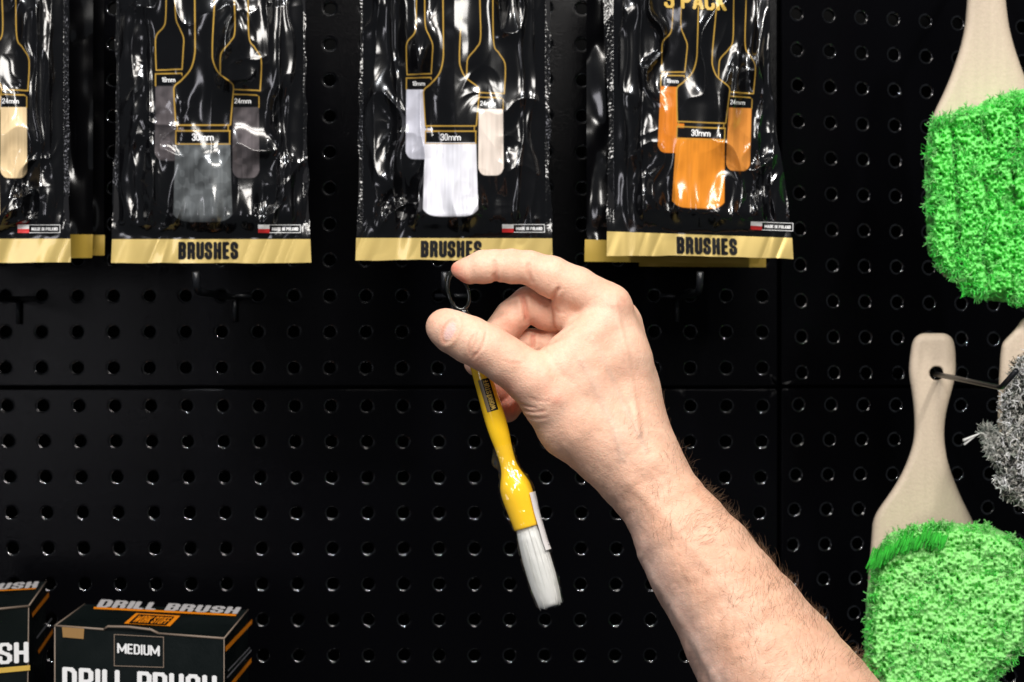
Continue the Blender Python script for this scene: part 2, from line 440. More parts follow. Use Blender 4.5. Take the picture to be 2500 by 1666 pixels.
GOLD = np.array(lin(178, 142, 62)); INK = np.array((.0022, .0022, .0028))
def pouch(label, xc, sc, rot, yb, edgeL, edgeR, strip, kind, amp, seed, D=.88, partial=False, bottom_x=None, waves=1.0,
          flag=True, pack=False, glare=(), lab16='16mm'):
    """xc: pixel x of the centre brush; sc: print scale; rot: in-plane turn; strip: (TL,TR,BR,BL) of the gold strip"""
    TL, TR, BR, BL = [np.array(p, float) for p in strip]
    cr, sr = math.cos(R(rot)), math.sin(R(rot))
    YL = 345.0
    def to_local(px, py):          # -> units of the reference pouch drawing (zoomed 2.375)
        dx = (px - xc); dy = (py - yb)
        return (dx * cr + dy * sr) * 2.375 / sc, ((-dx * sr + dy * cr)) * 2.375 / sc + 800
    def to_px(lx, ly):
        dx = lx * sc / 2.375; dy = (ly - 800) * sc / 2.375
        return xc + dx * cr - dy * sr, yb + dx * sr + dy * cr
    mid = (TL[0] + TR[0]) / 2; half = (TR[0] - TL[0]) / 2
    def height(px, py):            # metres towards the camera
        u = (px - mid) / half; vy = (TL[1] + (TR[1] - TL[1]) * (u + 1) / 2 - py)     # pixels above the strip
        body = np.clip(vy / 60, 0, 1); body = body * body * (3 - 2 * body)
        pill = np.clip(1 - (np.abs(u) / .93) ** 3.2, 0, 1) * .013
        inner = np.clip(1 - (np.abs(u) - .55) / .4, 0, 1); inner = inner * inner * (3 - 2 * inner)
        wx = px + 26 * noise(px / 70, py / 90, seed); wy = py + 30 * noise(px / 60, py / 80, seed + 1)
        n1 = np.abs(noise(wx / 62, wy / 170, seed + 2)); n2 = np.abs(noise(wx / 62 + wy / 110, wy / 88, seed + 3))
        n3 = np.abs(noise(wx / 22, wy / 26 - wx / 50, seed + 4))
        low = np.clip(1.25 - vy / 260, .25, 1.2)
        cen = .12 + .88 * np.clip(np.abs(u) / .5, 0, 1)
        gate = np.clip(.3 + 1.7 * noise(px / 95, py / 120, seed + 15), .06, 1.2)
        fold = 0
        for (uc, wd_, am_) in ((-.78, .035, .0022), (-.62, .03, .0016), (.66, .03, .0018), (.80, .035, .0024)):
            uu = u - uc - .05 * noise(py / 110, uc * 9 + 0 * py, seed + 16); fold = fold + am_ * np.exp(-np.abs(uu / wd_) ** 1.3)
        h = -amp * (.0080 * n1 * (.4 + .6 * cen) + gate * low * cen * (.0080 * n2 + .0007 * n3)) + fold
        for (gx_, gy_, gs, gl, ga) in glare: fold2 = ga * np.exp(-((px - gx_ - .12 * (gy_ - py)) / gs) ** 2 - ((py - gy_) / gl) ** 2); h = h + fold2
        tuck = np.exp(-((vy - 70) / 45) ** 2) * .0035 * noise(px / 30, px / 80, seed + 5) * amp
        side = np.clip((np.abs(u) - .88) / .1, 0, 1)
        weld = side * .00016 * noise(px / 3.1, py / 3.1, seed + 6)
        sag = .0011 * np.abs(noise(px / 34 + py / 90, seed + .5 + py / 300, seed + 19)) * (1 - body) + .0035 * noise(px / 210, seed + .3, seed + 8) * waves + .0012 * noise(px / 60, .7, seed + 9) * waves
        return body * (pill * 1.0 + h * inner + h * .2 + tuck) + weld * body + sag
    M3 = lambda px, py, off=0.0: Pn(px, py, D - height(np.asarray(px, float), np.asarray(py, float)) - off)
    top_y = -150.0
    def edge_x(tab, y): return np.interp(y, [p[1] for p in tab], [p[0] for p in tab])
    nu, nv = (330, 420)
    u = np.linspace(0, 1, nu); v = np.linspace(0, 1, nv)
    U, Vv = np.meshgrid(u, v, indexing='ij')
    ybot = TL[1] * (1 - U) + TR[1] * U
    PY = top_y * (1 - Vv) + ybot * Vv
    wl = 4 * noise(PY / 60, PY * 0 + seed, seed); wr = 4 * noise(PY / 55, PY * 0 + seed + 3, seed)
    fade = np.clip((ybot - PY) / 60, 0, 1)
    XL = edge_x(edgeL, PY) + wl * fade; XR = edge_x(edgeR, PY) + wr * fade
    PX = XL * (1 - U) + XR * U
    # ---- print colours
    lx, ly = to_local(PX, PY)
    col = np.zeros(PX.shape + (3,)); col[:] = INK
    def paint(mask, c): 
        nonlocal col
        c = np.asarray(c, float); m = np.clip(mask, 0, 1)[..., None]; col = col * (1 - m) + c * m
    if kind == 'clear':  bc = [np.array(lin(92, 86, 88))] * 3; bc[1] = np.array(lin(104, 108, 110))
    if kind == 'white':  bc = [np.array(lin(208, 208, 220)), np.array(lin(232, 232, 240)), np.array(lin(238, 224, 212))]
    if kind == 'orange': bc = [np.array(lin(214, 124, 36)), np.array(lin(226, 140, 44)), np.array(lin(208, 134, 58))]
    if kind == 'cream':  bc = [np.array(lin(232, 205, 160))] * 3
    streak = .9 + .1 * noise(lx / 9, ly / 160, seed + 11) + .06 * noise(lx / 40, ly / 60, seed + 12)
    if kind == 'clear':
        streak = streak * (.72 + .42 * noise(lx / 48 + ly / 90, ly / 55, seed + 13) + .22 * (noise(lx / 26, ly / 34, seed + 14) > .25))
    def bristle(x0, x1, y0, y1, flare, c, warm=None):
        cxm = (x0 + x1) / 2; hw = (x1 - x0) / 2
        t = np.clip((ly - y0) / (y1 - y0), 0, 1); hw_ = hw * (1 + flare * t)
        round_ = y1 - (np.abs((lx - cxm) / hw_)) ** 5 * 42
        m = np.clip((hw_ - np.abs(lx - cxm)) / 3.5 + .5, 0, 1) * np.clip((round_ - ly) / 3.5 + .5, 0, 1) * np.clip((ly - y0) / 3 + .5, 0, 1)
        cc = c[None, None, :] * streak[..., None]
        if warm is not None:
            k = np.clip(1 - np.abs(ly - warm[0]) / warm[1], 0, 1)[..., None]; cc = cc * (1 - .0 * k)
        mm = m[..., None]
        nonlocal col
        col = col * (1 - mm) + cc * mm
    def line(pts, wdt=4.6, c=GOLD):
        d = np.full(lx.shape, 1e9)
        for a, b in zip(pts[:-1], pts[1:]): d = np.minimum(d, sdf_seg(lx, ly, a, b))
        paint((wdt - d) / 3.0 + .0, c)
    def rect(x0, x1, y0, y1, c=INK):
        paint(np.clip((lx - x0) / 3, 0, 1) * np.clip((x1 - lx) / 3, 0, 1) * np.clip((ly - y0) / 3, 0, 1) * np.clip((y1 - ly) / 3, 0, 1), c)
    # side brushes
    bristle(-256, -106, 522, 926, .06, bc[0]); bristle(164, 304, 636, 1020, .05, bc[2])
    line(catmull([(-196, -330), (-198, 0), (-201, 150), (-212, 200), (-252, 250), (-256, 330), (-252, 436)])); line([(-252, 436), (-112, 430)])
    line(catmull([(-150, -330), (-150, 0), (-146, 150), (-124, 210), (-104, 262), (-106, 330), (-112, 430)]))
    line([(-256, 456), (-114, 452), (-112, 470)]); rect(-256, -108, 462, 520); line([(-256, 456), (-256, 520)])
    line(catmull([(168, -330), (170, 0), (174, 220), (150, 280), (104, 336), (95, 380), (95, 458)]))
    line(catmull([(240, -330), (245, 0), (250, 250), (280, 310), (312, 362), (318, 420), (311, 546)])); line([(166, 540), (311, 546)])
    line([(164, 566), (290, 570), (304, 580), (304, 636)]); rect(164, 304, 574, 634)
    # centre brush
    body = [(-46, -330), (-44, 0), (-42, 250), (-44, 350), (-66, 430), (-116, 490), (-152, 522), (-156, 570), (-146, 730)]
    body2 = [(70, -330), (66, 0), (54, 250), (52, 330), (56, 385), (86, 450), (150, 500), (166, 524), (164, 570), (150, 730)]
    b1 = catmull(body); b2 = catmull(body2)
    yy = ly; xl = np.interp(yy, [p[1] for p in b1], [p[0] for p in b1]); xr = np.interp(yy, [p[1] for p in b2], [p[0] for p in b2])
    paint(((lx > xl) & (lx < xr) & (yy < 745)).astype(float), INK)
    bristle(-148, 148, 830, 1258, .09, bc[1])
    line(b1, 5); line(b2, 5)
    line([(-144, 733), (146, 733)], 5); line([(-138, 733), (-138, 762)], 4); line([(138, 733), (138, 762)], 4)
    line([(-146, 764), (148, 764)], 5); rect(-148, 148, 768, 832); line([(-146, 764), (-146, 834)], 4.5); line([(146, 764), (146, 834)], 4.5); line([(-146, 836), (148, 836)], 4)
    col = np.clip(col, .002, 1)
    loc = Vector(P(mid, float(TL[1]), D)); t = thing('brush_pouch', label, 'pouch', loc, 'brush pouches hanging on the pegboard')
    Vf = M3(PX.ravel(), PY.ravel())
    obj('printed_film', mesh(Vf, grid_faces(nu, nv), 'film', col.reshape(-1, 3)), M_film, t)
    # back film
    nb, mb = 40, 60
    Ub, Vb = np.meshgrid(np.linspace(0, 1, nb), np.linspace(0, 1, mb), indexing='ij')
    PYb = top_y * (1 - Vb) + (BL[1] * (1 - Ub) + BR[1] * Ub - 1.5) * Vb
    PXb = (edge_x(edgeL, PYb) + 1) * (1 - Ub) + (edge_x(edgeR, PYb) - 1) * Ub
    Db = D + .0012 - .0035 * noise(PXb / 210, seed + .3 + 0 * PXb, seed + 8) * waves - .0012 * noise(PXb / 60, .7 + 0 * PXb, seed + 9) * waves + .006 * np.sin(np.pi * Ub) * np.clip((600 - PYb) / 200, 0, 1)
    obj('back_film', mesh(Pn(PXb.ravel(), PYb.ravel(), Db.ravel()), grid_faces(nb, mb, True)), M_ink, t)
    # gold strip
    ns, ms = 200, 20
    Us, Vs = np.meshgrid(np.linspace(0, 1, ns), np.linspace(0, 1, ms), indexing='ij')
    top = TL * (1 - Us[..., None]) + TR * Us[..., None]; bot = BL * (1 - Us[..., None]) + BR * Us[..., None]
    bend = waves * (5 * noise(Us * 2.3, Us * 0 + seed * 2.1, seed) + 1.5 * noise(Us * 9, Us * 0, seed + 2))
    wpt = top * (1 - Vs[..., None]) + bot * Vs[..., None]; wpt[..., 1] += bend * Vs
    obj('gold_strip', mesh(M3(wpt[..., 0].ravel(), wpt[..., 1].ravel() + .3, .0001), grid_faces(ns, ms)), M_gold, t)
    def q(x0, x1, y0, y1):        # pixel quad from local box
        return [to_px(x0, y0), to_px(x1, y0), to_px(x1, y1), to_px(x0, y1)]
    mp = lambda a, b: M3(a, b, .0005)
    mp2 = lambda a, b: M3(a, b, .0006)
    def sq(u0, u1, v0, v1):       # quad inside the gold strip
        g = lambda uu, vv: (TL * (1 - uu) + TR * uu) * (1 - vv) + (BL * (1 - uu) + BR * uu) * vv
        return [g(u0, v0), g(u1, v0), g(u1, v1), g(u0, v1)]
    if not partial:
        obj('title_lettering', text_mesh('BRUSHES', mp, sq(*bottom_x, .12, .86), .19), M_ink, t)
    obj('size_lettering', text_mesh('30mm', mp, q(-58, 60, 778, 818), .13), M_white, t)
    obj('size_lettering', text_mesh('24mm', mp, q(172, 262, 588, 616), .13), M_white, t)
    if not partial: obj('size_lettering', text_mesh(lab16, mp, q(-222, -148, 474, 500), .13), M_white, t)
    # flag badge
    a = 548 if not partial else 548
    if flag:
        fx = flag
        g = lambda x, y: (fx[0] + x * cr - y * sr, fx[1] + x * sr + y * cr)
        def fq(x0, x1, y0, y1): return [g(x0, y0), g(x1, y0), g(x1, y1), g(x0, y1)]
        obj('flag_badge', patch(mp, fq(0, 28, 0, 10.5), 8, 4), M_white, t)
        obj('flag_badge', patch(mp, fq(0, 28, 10.5, 20), 8, 4), M_red, t)
        fr = []
        for (x0, x1, y0, y1) in ((28, 104, 0, 1.3), (28, 104, 18.7, 20), (102.6, 104, 1.3, 18.7)):
            me = patch(mp, fq(x0, x1, y0, y1), 10, 3); fr.append(me)
        bm = bmesh.new(); [bm.from_mesh(m_) for m_ in fr]; me = bpy.data.meshes.new('badge_frame'); bm.to_mesh(me); bm.free()
        obj('badge_frame', me, M_white, t)
        obj('origin_lettering', text_mesh('MADE IN POLAND', mp, fq(34, 98, 6.5, 14.5), .17), M_white, t)
    if pack:
        obj('pack_lettering', text_mesh('3 PACK', mp, pack, .155), M_goldink, t)
    return t

pouch('black brush pouch cut off by the left edge, with a cream brush printed on it', -72, 1.07, 0, 336,
      [(-305, -150), (-312, 583)], [(168, -150), (170, 60), (168, 300), (167, 450), (172, 584)],
      ((-314, 583), (172.5, 583), (173, 642), (-314, 642)), 'cream', .8, 3, partial=True, flag=(43, 549))
pouch('crumpled black pouch printed with grey see-through brushes, left of the white brush pouch', 495, 1.07, 0, 336,
      [(280, -150), (284, 60), (283, 300), (278, 450), (273, 584)], [(742, -150), (748, 80), (747, 300), (752, 450), (757, 584)],
      ((273.5, 584), (757.6, 584), (760, 640), (271, 643)), 'clear', 1.15, 17, glare=((560, 128, 52, 95, .013), (350, 470, 26, 70, .006), (745, 240, 16, 50, .006)), bottom_x=(.335, .635), flag=(630, 549))
pouch('black pouch printed with white brushes, directly above the raised index finger', 1100, 1.0, 0, 336,
      [(880, -150), (880, 60), (877, 300), (875, 450), (870, 582)], [(1343, -150), (1344, 150), (1343, 300), (1340, 420), (1348, 582)],
      ((869.5, 581), (1348, 582), (1349, 637), (868, 636)), 'white', .95, 31, glare=((1030, 130, 26, 60, .008),), bottom_x=(.33, .64), flag=(1226, 548))
pouch('black pouch with orange brushes and gold PACK lettering, rightmost of the row', 1711, .95, 2.2, 326,
      [(1468, -150), (1470, 0), (1477, 150), (1486, 300), (1484, 450), (1482, 564)], [(1868, -150), (1876, 100), (1880, 200), (1900, 350), (1922, 500), (1932, 581)],
      ((1482, 565), (1934, 581), (1937, 634), (1481, 624)), 'orange', .9, 47, glare=((1792, 230, 18, 90, .009), (1855, 120, 12, 90, .006)), bottom_x=(.375, .70), flag=(1833, 541), waves=1.5,
      pack=((1620, -22), (1772, -17), (1774, 27), (1622, 19)))

def rear_pouch(label, strips, body, D, seed):
    (x0, x1, y0, y1) = body
    t = thing('brush_pouch', label, 'pouch', P(x0, y1, D), 'brush pouches hanging on the pegboard')
    nu, nv = 60, 90
    U, Vv = np.meshgrid(np.linspace(x0, x1, nu), np.linspace(y0, y1, nv), indexing='ij')
    h = .004 * np.abs(noise(U / 55, Vv / 150, seed)) + .0012 * noise(U / 30, Vv / 60, seed + 1)
    c = np.zeros((nu * nv, 3)); c[:] = INK
    obj('printed_film', mesh(Pn(U.ravel(), Vv.ravel(), D - h.ravel()), grid_faces(nu, nv), 'film', c), M_film, t)
    U, Vv = np.meshgrid(np.linspace(x0, x1, 30), np.linspace(y0, y1, 30), indexing='ij')
    obj('back_film', mesh(Pn(U.ravel(), Vv.ravel(), D + .002 + 0 * U.ravel()), grid_faces(30, 30, True)), M_ink, t)
    for s in strips:
        obj('gold_strip', patch(lambda a, b: Pn(a, b, D - .0045 - .001 * noise(a / 30, b / 60, seed)), s, 24, 4), M_shadedgold, t)
    return t
rear_pouch('pouch hanging just behind the leftmost one, only its shaded gold corner showing', [((-200, 571), (227, 573), (225, 630), (-200, 634))], (-200, 227, -150, 572), .915, 61)
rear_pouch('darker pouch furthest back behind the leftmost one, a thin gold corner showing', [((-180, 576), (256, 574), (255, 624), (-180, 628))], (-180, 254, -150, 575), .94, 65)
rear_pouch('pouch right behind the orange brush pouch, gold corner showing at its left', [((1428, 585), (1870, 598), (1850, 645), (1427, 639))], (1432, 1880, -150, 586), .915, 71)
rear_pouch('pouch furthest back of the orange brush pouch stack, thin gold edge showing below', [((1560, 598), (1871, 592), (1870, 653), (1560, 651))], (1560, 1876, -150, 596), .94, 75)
for (x, d_) in ((-70, .0), (515, 0), (1108, 0), (1690, 0)):
    D0 = 1.0; c = P(x, -110, D0)
    t = thing('hanger_rod', {-70: 'black rod carrying the leftmost pouch stack, above the photo', 515: 'black rod carrying the grey brush pouch, above the photo',
              1108: 'black rod carrying the white brush pouch, above the photo', 1690: 'black rod carrying the orange brush pouch stack, above the photo'}[x], 'hook', c, 'rods carrying the pouches')
    obj('rod', mesh(*tube([c + Vector((0, 0, .0)), c + Vector((0, -.16, 0)), c + Vector((0, -.165, .01))], .0025, 8)), M_hook, t)

# ------------------------------------------------------------------ cartons
def plane_of(a, b, c):
    n = (b - a).cross(c - a).normalized(); return a, n
def rp(plane, off):
    a, n = plane
    if n.dot(-a) < 0: n = -n
    a = a + n * off
    def f(px, py):
        px = np.asarray(px, float); py = np.asarray(py, float)
        d = np.stack([(px - CX) / F, np.ones_like(px), -(py - CY) / F], -1)
        k = np.dot(np.array(a), np.array(n)) / (d @ np.array(n))
        return d * k[..., None]
    return f
def carton(label, tl, tr, br, bl, lean, hgt):
    """tl,tr front top corners, br,bl rear top corners as (px,py,D); lean = shift of the bottom"""
    A, B, C_, D_ = [P(*p) for p in (tl, tr, br, bl)]
    dn = Vector((lean[0], lean[1], -hgt))
    t = thing('drill_brush_carton', label, 'carton', (A + B + C_ + D_) / 4 + dn, 'drill brush cartons')
    V = [A, B, C_, D_, A + dn, B + dn, C_ + dn, D_ + dn]
    Fc = [(0, 1, 2, 3), (4, 7, 6, 5), (0, 4, 5, 1), (1, 5, 6, 2), (2, 6, 7, 3), (3, 7, 4, 0)]
    me = mesh(V, Fc); bm = bmesh.new(); bm.from_mesh(me); bmesh.ops.recalc_face_normals(bm, faces=bm.faces)
    bmesh.ops.bevel(bm, geom=list(bm.edges), offset=.0006, segments=2, affect='EDGES'); bm.to_mesh(me); bm.free()
    obj('carton_body', me, M_card, t, smooth=False)
    front = plane_of(A, B, A + dn); topp = plane_of(A, B, C_); side = plane_of(B, C_, B + dn)
    return t, A, B, C_, D_, dn, front, topp, side
def z1(x, y): return (120 + x / 4.525, 1450 + y / 4.525)
def z2(x, y): return (x / 3.361, 1300 + y / 3.361)
t, A, B, C_, D_, dn, fr, tp, sd = carton('black carton with white DRILL BRUSH and MEDIUM lettering, fully in view at lower left',
     (134, 1528, .870), (547, 1559, .842), (606, 1489, .912), (207, 1475, .922), (0, 0), .118)
SHELFZ = (B + dn).z - .0005
tpu = plane_of(A, B, C_)
mf = lambda off: rp(fr, off)
obj('title_lettering', text_mesh('DRILL BRUSH', mf(.0008), [z1(145, 808), z1(1850, 905), z1(1850, 1190), z1(145, 1095)], .15), M_white, t, False)
obj('grade_lettering', text_mesh('MEDIUM', mf(.0010), [z1(752, 545), z1(1222, 575), z1(1222, 690), z1(752, 655)], .15, wd=.5), M_white, t, False)
def frame_quads(mp, qd, w_):
    q = np.array(qd, float); c = q.mean(0); out = []
    inn = []
    for k in range(4):
        p = q[k]; e1 = q[(k + 1) % 4] - p; e2 = q[k - 1] - p
        inn.append(p + e1 / np.linalg.norm(e1) * w_ + e2 / np.linalg.norm(e2) * w_)
    bm = bmesh.new()
    for k in range(4): bm.from_mesh(patch(mp, [q[k], q[(k + 1) % 4], inn[(k + 1) % 4], inn[k]], 2, 2))
    me = bpy.data.meshes.new('frame'); bm.to_mesh(me); bm.free(); return me
obj('tab_outline', frame_quads(mf(.0006), [z1(715, 445), z1(1268, 475), z1(1268, 818), z1(715, 800)], 2.0), M_edge, t, False)
# worn edges and the tab bead
def wear(pts, r): return tube([Vector(p) for p in pts], r, 6)
for e_, r_ in (([A, A.lerp(B, .3)], .0007), ([A.lerp(B, .62), B], .0007), ([B, C_], .0005), ([B, B + dn], .0003), ([A, A + dn], .0004), ([A, D_], .0004)): obj('worn_edge', mesh(*wear(e_, r_)), M_edge, t)
up = Vector((0, 0, .0022)); fw = Vector((0, -.0012, 0))
obj('tab_fold', mesh(*wear([A.lerp(B, .3), A.lerp(B, .325) + up + fw, A.lerp(B, .45) + up * 1.3 + fw, A.lerp(B, .58) + up + fw, A.lerp(B, .62)], .0008)), M_edge, t)
obj('gold_reflection_patch', patch(mf(.0005), [z1(140, 354), z1(388, 368), z1(380, 500), z1(152, 480)], 3, 3), M_tan, t, False)  # golden reflection on the carton front, painted as a tan patch
mt = rp(tp, .0008)
M_dimwhite = mat('dull_white_ink', (.42, .40, .40), .45)
obj('top_lettering', text_mesh('DRILL BRUSH', mt, [z1(575, 62), z1(2120, 150), z1(2070, 222), z1(520, 146)], .17), M_dimwhite, t, False)
obj('top_stripe', patch(mt, [z1(495, 146), z1(2070, 226), z1(2062, 246), z1(490, 166)]), M_orange, t, False)
obj('top_logo', patch(rp(tp, .0006), [z1(958, 214), z1(1448, 242), z1(1335, 358), z1(826, 328)]), M_orange, t, False)
obj('top_logo_plate', patch(rp(tp, .0010), [z1(985, 225), z1(1385, 250), z1(1290, 345), z1(880, 322)]), M_card, t, False)
obj('top_logo_lettering', text_mesh('WORK STUFF', rp(tp, .0013), [z1(1000, 238), z1(1360, 262), z1(1290, 336), z1(910, 312)], .15), M_orange, t, False)
ms_ = rp(sd, .0008)
obj('side_stripe', patch(ms_, [z2(1848, 942), z2(2068, 712), z2(2070, 748), z2(1852, 982)]), M_orange, t, False)
obj('side_stripe', patch(ms_, [z2(1848, 1290), z2(2062, 1030), z2(2064, 1066), z2(1852, 1330)]), M_orange, t, False)
obj('side_rule', patch(ms_, [z2(1870, 1130), z2(2050, 940), z2(2052, 950), z2(1872, 1142)]), M_grey, t, False)
obj('side_rule', patch(ms_, [z2(1862, 1185), z2(2062, 960), z2(2064, 972), z2(1864, 1200)]), M_grey, t, False)

t, A, B, C_, D_, dn, fr, tp, sd = carton('black carton cut off by the left edge, only SH of its lettering showing',
     (-330, 1520, .80), (70, 1480, .870), (113, 1420, .955), (-230, 1440, .90), (.002, -.01), .118)
mf2 = rp(fr, .0008)
obj('title_lettering', text_mesh('BRUSH', mf2, [z2(-420, 930), z2(236, 898), z2(238, 1068), z2(-420, 1110)], .15), M_white, t, False)
obj('title_stripe', patch(mf2, [z2(-420, 1150), z2(246, 1090), z2(246, 1132), z2(-420, 1195)]), M_goldink, t, False)
obj('top_lettering', text_mesh('DRILL BRUSH', rp(tp, .0008), [(-210, 1436), z2(318, 402), z2(296, 455), (-230, 1450)], .17), M_dimwhite, t, False)
obj('top_stripe', patch(rp(tp, .0008), [(-232, 1452), z2(296, 458), z2(290, 466), (-236, 1456)]), M_orange, t, False)
for e_, r_ in (([A.lerp(B, .6), B], .0008), ([B, C_], .0005), ([B, B + dn], .0003)): obj('worn_edge', mesh(*wear(e_, r_)), M_edge, t)
ms_ = rp(sd, .0008)
obj('side_stripe', patch(ms_, [z2(262, 665), z2(400, 490), z2(402, 530), z2(266, 700)]), M_orange, t, False)
obj('side_stripe', patch(ms_, [z2(312, 970), z2(434, 790), z2(432, 830), z2(318, 1000)]), M_orange, t, False)
obj('side_rule', patch(ms_, [z2(300, 860), z2(424, 700), z2(428, 712), z2(302, 875)]), M_grey, t, False)
v, f = box((-.28, .93, SHELFZ - .006), (.5, .26, .012)); sh = obj('shelf', mesh(v, f), M_panel, smooth=False)
tag(sh, 'black metal shelf just below the picture carrying both cartons', 'shelf')

# ------------------------------------------------------------------ paddle brushes
def paddle(tab, D, thick, parent, hole=None, h=4.0, wob=0):
    ys = [p[0] for p in tab]; xl = [p[1] for p in tab]; xr = [p[2] for p in tab]
    mpx = D / F
    x = np.arange(min(xl) - 16, max(xr) + 16, h); y = np.arange(min(ys) - 16, max(ys) + 16, h); tz = thick / mpx / 2
    z = np.arange(-tz - 12, tz + 12, h)
    X, Y, Z = np.meshgrid(x, y, z, indexing='ij')
    yc = np.clip(Y, min(ys), max(ys))
    # smooth profile
    yy = np.linspace(min(ys), max(ys), 400)
    def sm(a):
        v = np.interp(yy, ys, a); k = np.ones(21) / 21; vp = np.pad(v, 10, mode='edge'); v2 = np.convolve(vp, k, 'valid')
        return v2
    L = np.interp(yc, yy, sm(xl)); Rr = np.interp(yc, yy, sm(xr))
    rr = 19.0
    dx = np.abs(X - (L + Rr) / 2) - (Rr - L) / 2; dy = np.maximum(min(ys) - Y, Y - max(ys)); dz = np.abs(Z) - tz
    dx = dx * .85
    q = np.maximum(np.stack([dx, dy, dz]) + rr, 0); G = np.sqrt((q ** 2).sum(0)) + np.minimum(np.maximum(np.maximum(dx + rr, dy + rr), dz + rr), 0) - rr
    if hole: G = np.maximum(G, hole[2] - np.hypot(X - hole[0], Y - hole[1]))
    V, Q = surface_nets(G, (x[0], y[0], z[0]), h); V = lap(V, Q, 6, .5)
    Wd = Pn(V[:, 0], V[:, 1], D - V[:, 2] * mpx)
    return obj('handle', mesh(Wd, Q[:, ::-1]), M_paddle, parent)

def in_poly(px, py, poly):
    inside = np.zeros(px.shape, bool); n = len(poly); j = n - 1
    for i in range(n):
        xi, yi = poly[i]; xj, yj = poly[j]
        c = ((yi > py) != (yj > py)) & (px < (xj - xi) * (py - yi) / (yj - yi + 1e-9) + xi); inside ^= c; j = i
    return inside
def bristles(poly, D0, length, n, cols, parent, centre, tuft=38, spread=.8, shrink=.8, rad=.00030, curl=.0025, name='bristles', nsub=4, seed=0, core=None, valley=None):
    rg = np.random.default_rng(seed)
    xs = [p[0] for p in poly]; ys = [p[1] for p in poly]
    if core:          # dense inner mass of the tufts
        k_, ccol, bmp = core; pl = np.array(poly, float); g = 2.1
        X, Y = np.meshgrid(np.arange(min(xs) - 5, max(xs) + 5, g), np.arange(min(ys) - 5, max(ys) + 5, g), indexing='ij')
        dd = np.full(X.shape, 1e9)
        for a in range(len(pl)): dd = np.minimum(dd, sdf_seg(X, Y, pl[a], pl[(a + 1) % len(pl)]))
        dd = np.where(in_poly(X, Y, poly), dd, -dd)
        fall = np.clip((dd - 3 + 7 * noise(X / 14, Y / 14, seed + 8)) / 24, 0, 1) ** .5
        tuf = .55 * noise(X / tuft * .9, Y / tuft * .9, seed) + .35 * noise(X / 9, Y / 9, seed + 1) + .55 * noise(X / 4.2, Y / 5.2, seed + 2)
        dep = D0 - length * k_ * fall - bmp * tuf * fall
        pit = np.clip((noise(X / 7.5 + 40, Y / 8.5, seed + 5) - .42) / .25, 0, 1); dep = dep + .0048 * pit * fall
        if valley: dep = dep + .020 * sum(np.exp(-((X - vx - 16 * noise(Y / 62, vx * 1.37 + 0 * Y, 51)) / (4.5 + 2.5 * noise(Y / 30, vx + 0 * Y, 53))) ** 2) * np.clip((1.1 if vx < 2350 else .45) + 1.3 * noise(Y / 50, vx + 3 + 0 * Y, 52), .0, 1) for vx in valley)
        Qa = grid_faces(X.shape[0], X.shape[1]); keep = (dd.ravel()[Qa] > 2).all(1)
        obj('bristle_core', mesh(Pn(X.ravel(), Y.ravel(), dep.ravel()), Qa[keep], 'core', np.tile(np.array(ccol), (X.size, 1))), M_green, parent)
    # tuft lattice
    tx = []; 
    for a in np.arange(min(xs), max(xs) + tuft, tuft):
        for k, b in enumerate(np.arange(min(ys), max(ys) + tuft, tuft * .87)):
            tx.append((a + (tuft / 2 if k % 2 else 0) + rg.normal(0, tuft * .1), b + rg.normal(0, tuft * .1)))
    tx = np.array(tx); tx = tx[in_poly(tx[:, 0], tx[:, 1], poly)]
    ti = rg.integers(0, len(tx), n); tl = rg.normal(0, .045, len(tx))
    ang = rg.random(n) * 6.283; rr = np.sqrt(rg.random(n)) * tuft * spread
    tip = tx[ti] + np.stack([np.cos(ang) * rr, np.sin(ang) * rr], 1)
    cen = np.array(centre, float)
    ok = in_poly(tip[:, 0], tip[:, 1], poly); tip = tip[ok]; ti = ti[ok]; ang = ang[ok]; rr = rr[ok]; n = len(ti)
    root = cen + (tx[ti] - cen) * shrink + np.stack([np.cos(ang), np.sin(ang)], 1) * (rr * .25)[:, None]
    L = length * (1 - .10 * rg.random(n) + tl[ti] - .18 * (rr / (tuft * spread)) ** 2 * .9)
    Dt = D0 - L
    Vs = []; Fs = []; Cs = []; base = 0
    def strands(P0, P1, P2, r, c):
        nonlocal base
        # three-sided tapered two-segment strand
        T = P2 - P0; T /= np.linalg.norm(T, axis=1)[:, None] + 1e-9
        ref = rg.normal(size=T.shape); s = np.cross(T, ref); s /= np.linalg.norm(s, axis=1)[:, None]; o = np.cross(T, s)
        m = len(P0); rings = []
        for Pp, rk in ((P0, r), (P1, r), (P2, r * .5)):
            for k in range(3):
                a = 2 * math.pi * k / 3; rings.append(Pp + (s * math.cos(a) + o * math.sin(a)) * rk)
        Vv = np.stack(rings, 1).reshape(-1, 3); Vs.append(Vv)
        b = base + np.arange(m) * 9
        for g in (0, 3):
            for k in range(3):
                k2 = (k + 1) % 3; Fs.append(np.stack([b + g + k, b + g + k2, b + g + 3 + k2, b + g + 3 + k], 1))
        Cs.append(np.repeat(c, 9, 0)); base += m * 9
    c0 = np.array(cols)[rg.integers(0, len(cols), n)] * (1 + .18 * rg.normal(size=(n, 1)))
    W0 = Pn(root[:, 0], root[:, 1], np.full(n, D0)); W2 = Pn(tip[:, 0], tip[:, 1], Dt)
    W1 = W0 * .35 + W2 * .65 + rg.normal(0, .0012, (n, 3)) ; 
    strands(W0, W1, W2, rad, c0)
